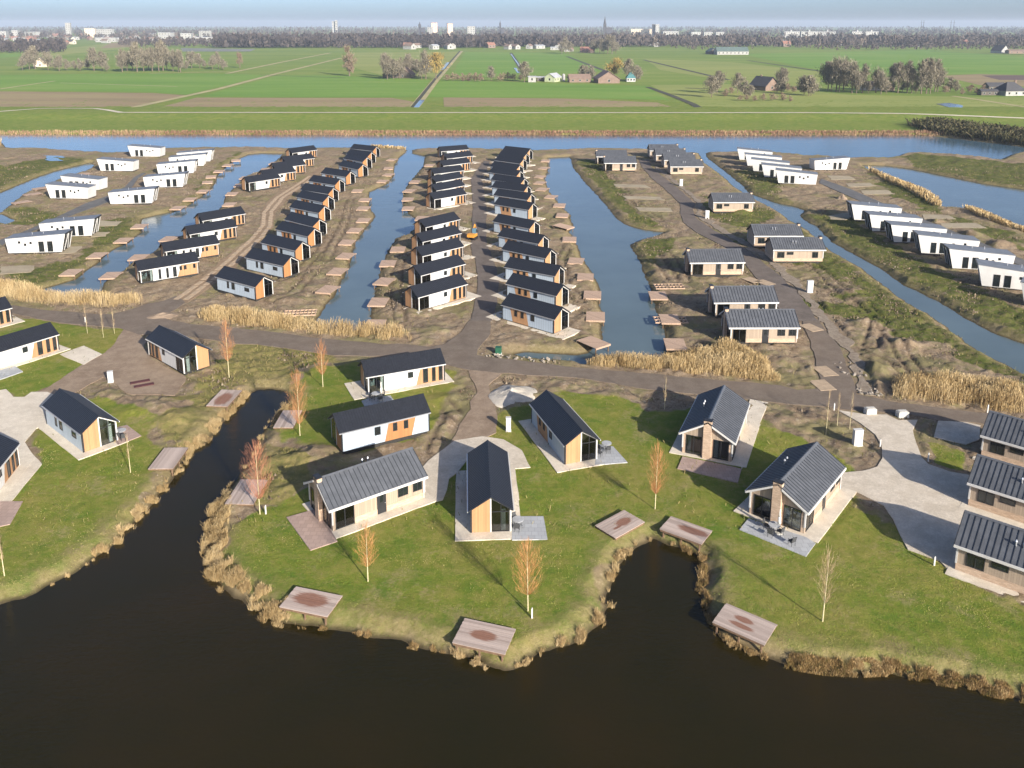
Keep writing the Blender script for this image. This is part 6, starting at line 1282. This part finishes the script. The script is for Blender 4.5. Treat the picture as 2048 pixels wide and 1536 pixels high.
for i, (x0, x1) in enumerate(((1566,1600),(1602,1636),(1638,1670),(1703,1728),(1730,1757))):
    b = block(x0, x1, 63.5, 2900, 16, 'wall_white', '%s white apartment block with roof dome on the right horizon' % ('first', 'second', 'third', 'fourth', 'fifth')[i]); h = CAM_H - 15.5 * 2900 / FG
    MB().tube((0, 8, h + .8), (0, 8, h + 5), 4, 3.2, 12).tube((0, 8, h + 5), (0, 8, h + 7), 3.2, .5, 12).build('roof_dome', M['wall_white'], b)
def church(x, yt, ysh, D, w, label, nave=0, dome=False):
    k = (D + 10) / 1725; hh = lambda y: CAM_H - (y - Y_HOR) * D / FG; r = empty('church', ((x - 1024) * k, D, 0)); a = w * k / 2
    MB().box(-a, a, -a, a, 0, hh(ysh)).build('tower', M['stone_dark'], r)
    if dome: MB().tube((0, 0, hh(ysh)), (0, 0, hh(ysh) + (hh(yt) - hh(ysh)) * .45), a * 1.15, a * .9, 8).tube((0, 0, hh(ysh) + (hh(yt) - hh(ysh)) * .45), (0, 0, hh(yt)), a * .55, .15, 8).build('spire', M['stone_dark'], r)
    else: MB().tube((0, 0, hh(ysh)), (0, 0, hh(yt)), a * 1.05, .2, 8).build('spire', M['stone_dark'], r)
    MB().box(-.9, .9, -a - .1, -a - .02, hh(ysh) - 9, hh(ysh) - 4).build('belfry_opening', M['pane'], r)
    if nave:
        n0, n1 = sorted((a, a + nave * k)); h = hh(62) + 10
        MB().prism([(-8, 0), (8, 0), (8, h * .6), (0, h), (-8, h * .6)], 'x', n0, n1).build('nave', M['stone_dark'], r)
    return tag(r, label, 'church')
church(1209, 32.5, 48, 2500, 5.5, 'dark church with tall pointed spire right of centre', 12); church(840, 43, 52, 2700, 5, 'church tower with bulbous cap left of the orange tower', 8, True); church(1000.5, 40.5, 50, 2700, 3.2, 'slim dark church spire near the centre of the horizon', 6, True)
for i, x in enumerate((1841, 1845.5, 1900, 1906)):
    D = 4200; k = (D + 10) / 1725; h = CAM_H - (40.5 - Y_HOR) * D / FG; r = empty('power_mast', ((x - 1024) * k, D, 0)); MB().tube((0, 0, 0), (0, 0, h), 2.2, .8, 5).build('mast', M['stone_dark'], r)
    MB().box(-6, 6, -.3, .3, h * .82, h * .82 + .8).build('cross_arm', M['stone_dark'], r); tag(r, '%s of the four tall masts on the right horizon' % ('leftmost', 'second from left', 'third from left', 'rightmost')[i], 'mast', 'tall masts on the right horizon')
# ------------------------------------------------------------------ the air: pale haze round the whole scene
hz = MB().add([(-1500, -80, -6), (1500, -80, -6), (16500, 14500, -6), (-16500, 14500, -6), (-1500, -80, 95), (1500, -80, 95), (16500, 14500, 95), (-16500, 14500, 95)],
              [(0, 3, 2, 1), (4, 5, 6, 7), (0, 1, 5, 4), (1, 2, 6, 5), (2, 3, 7, 6), (3, 0, 4, 7)])
hm = bpy.data.materials.new('haze'); hm.use_nodes = True; hn = hm.node_tree; hn.nodes.clear()
ho = hn.nodes.new('ShaderNodeOutputMaterial'); pv = hn.nodes.new('ShaderNodeVolumePrincipled')
pv.inputs['Color'].default_value = (0.66, 0.77, 0.93, 1); pv.inputs['Density'].default_value = 0.00010; pv.inputs['Anisotropy'].default_value = 0.0
hn.links.new(pv.outputs[0], ho.inputs['Volume'])
o = hz.build('haze', hm); o['kind'] = 'stuff'; o['label'] = 'pale blue haze over the distant polder and town'; o['category'] = 'haze'
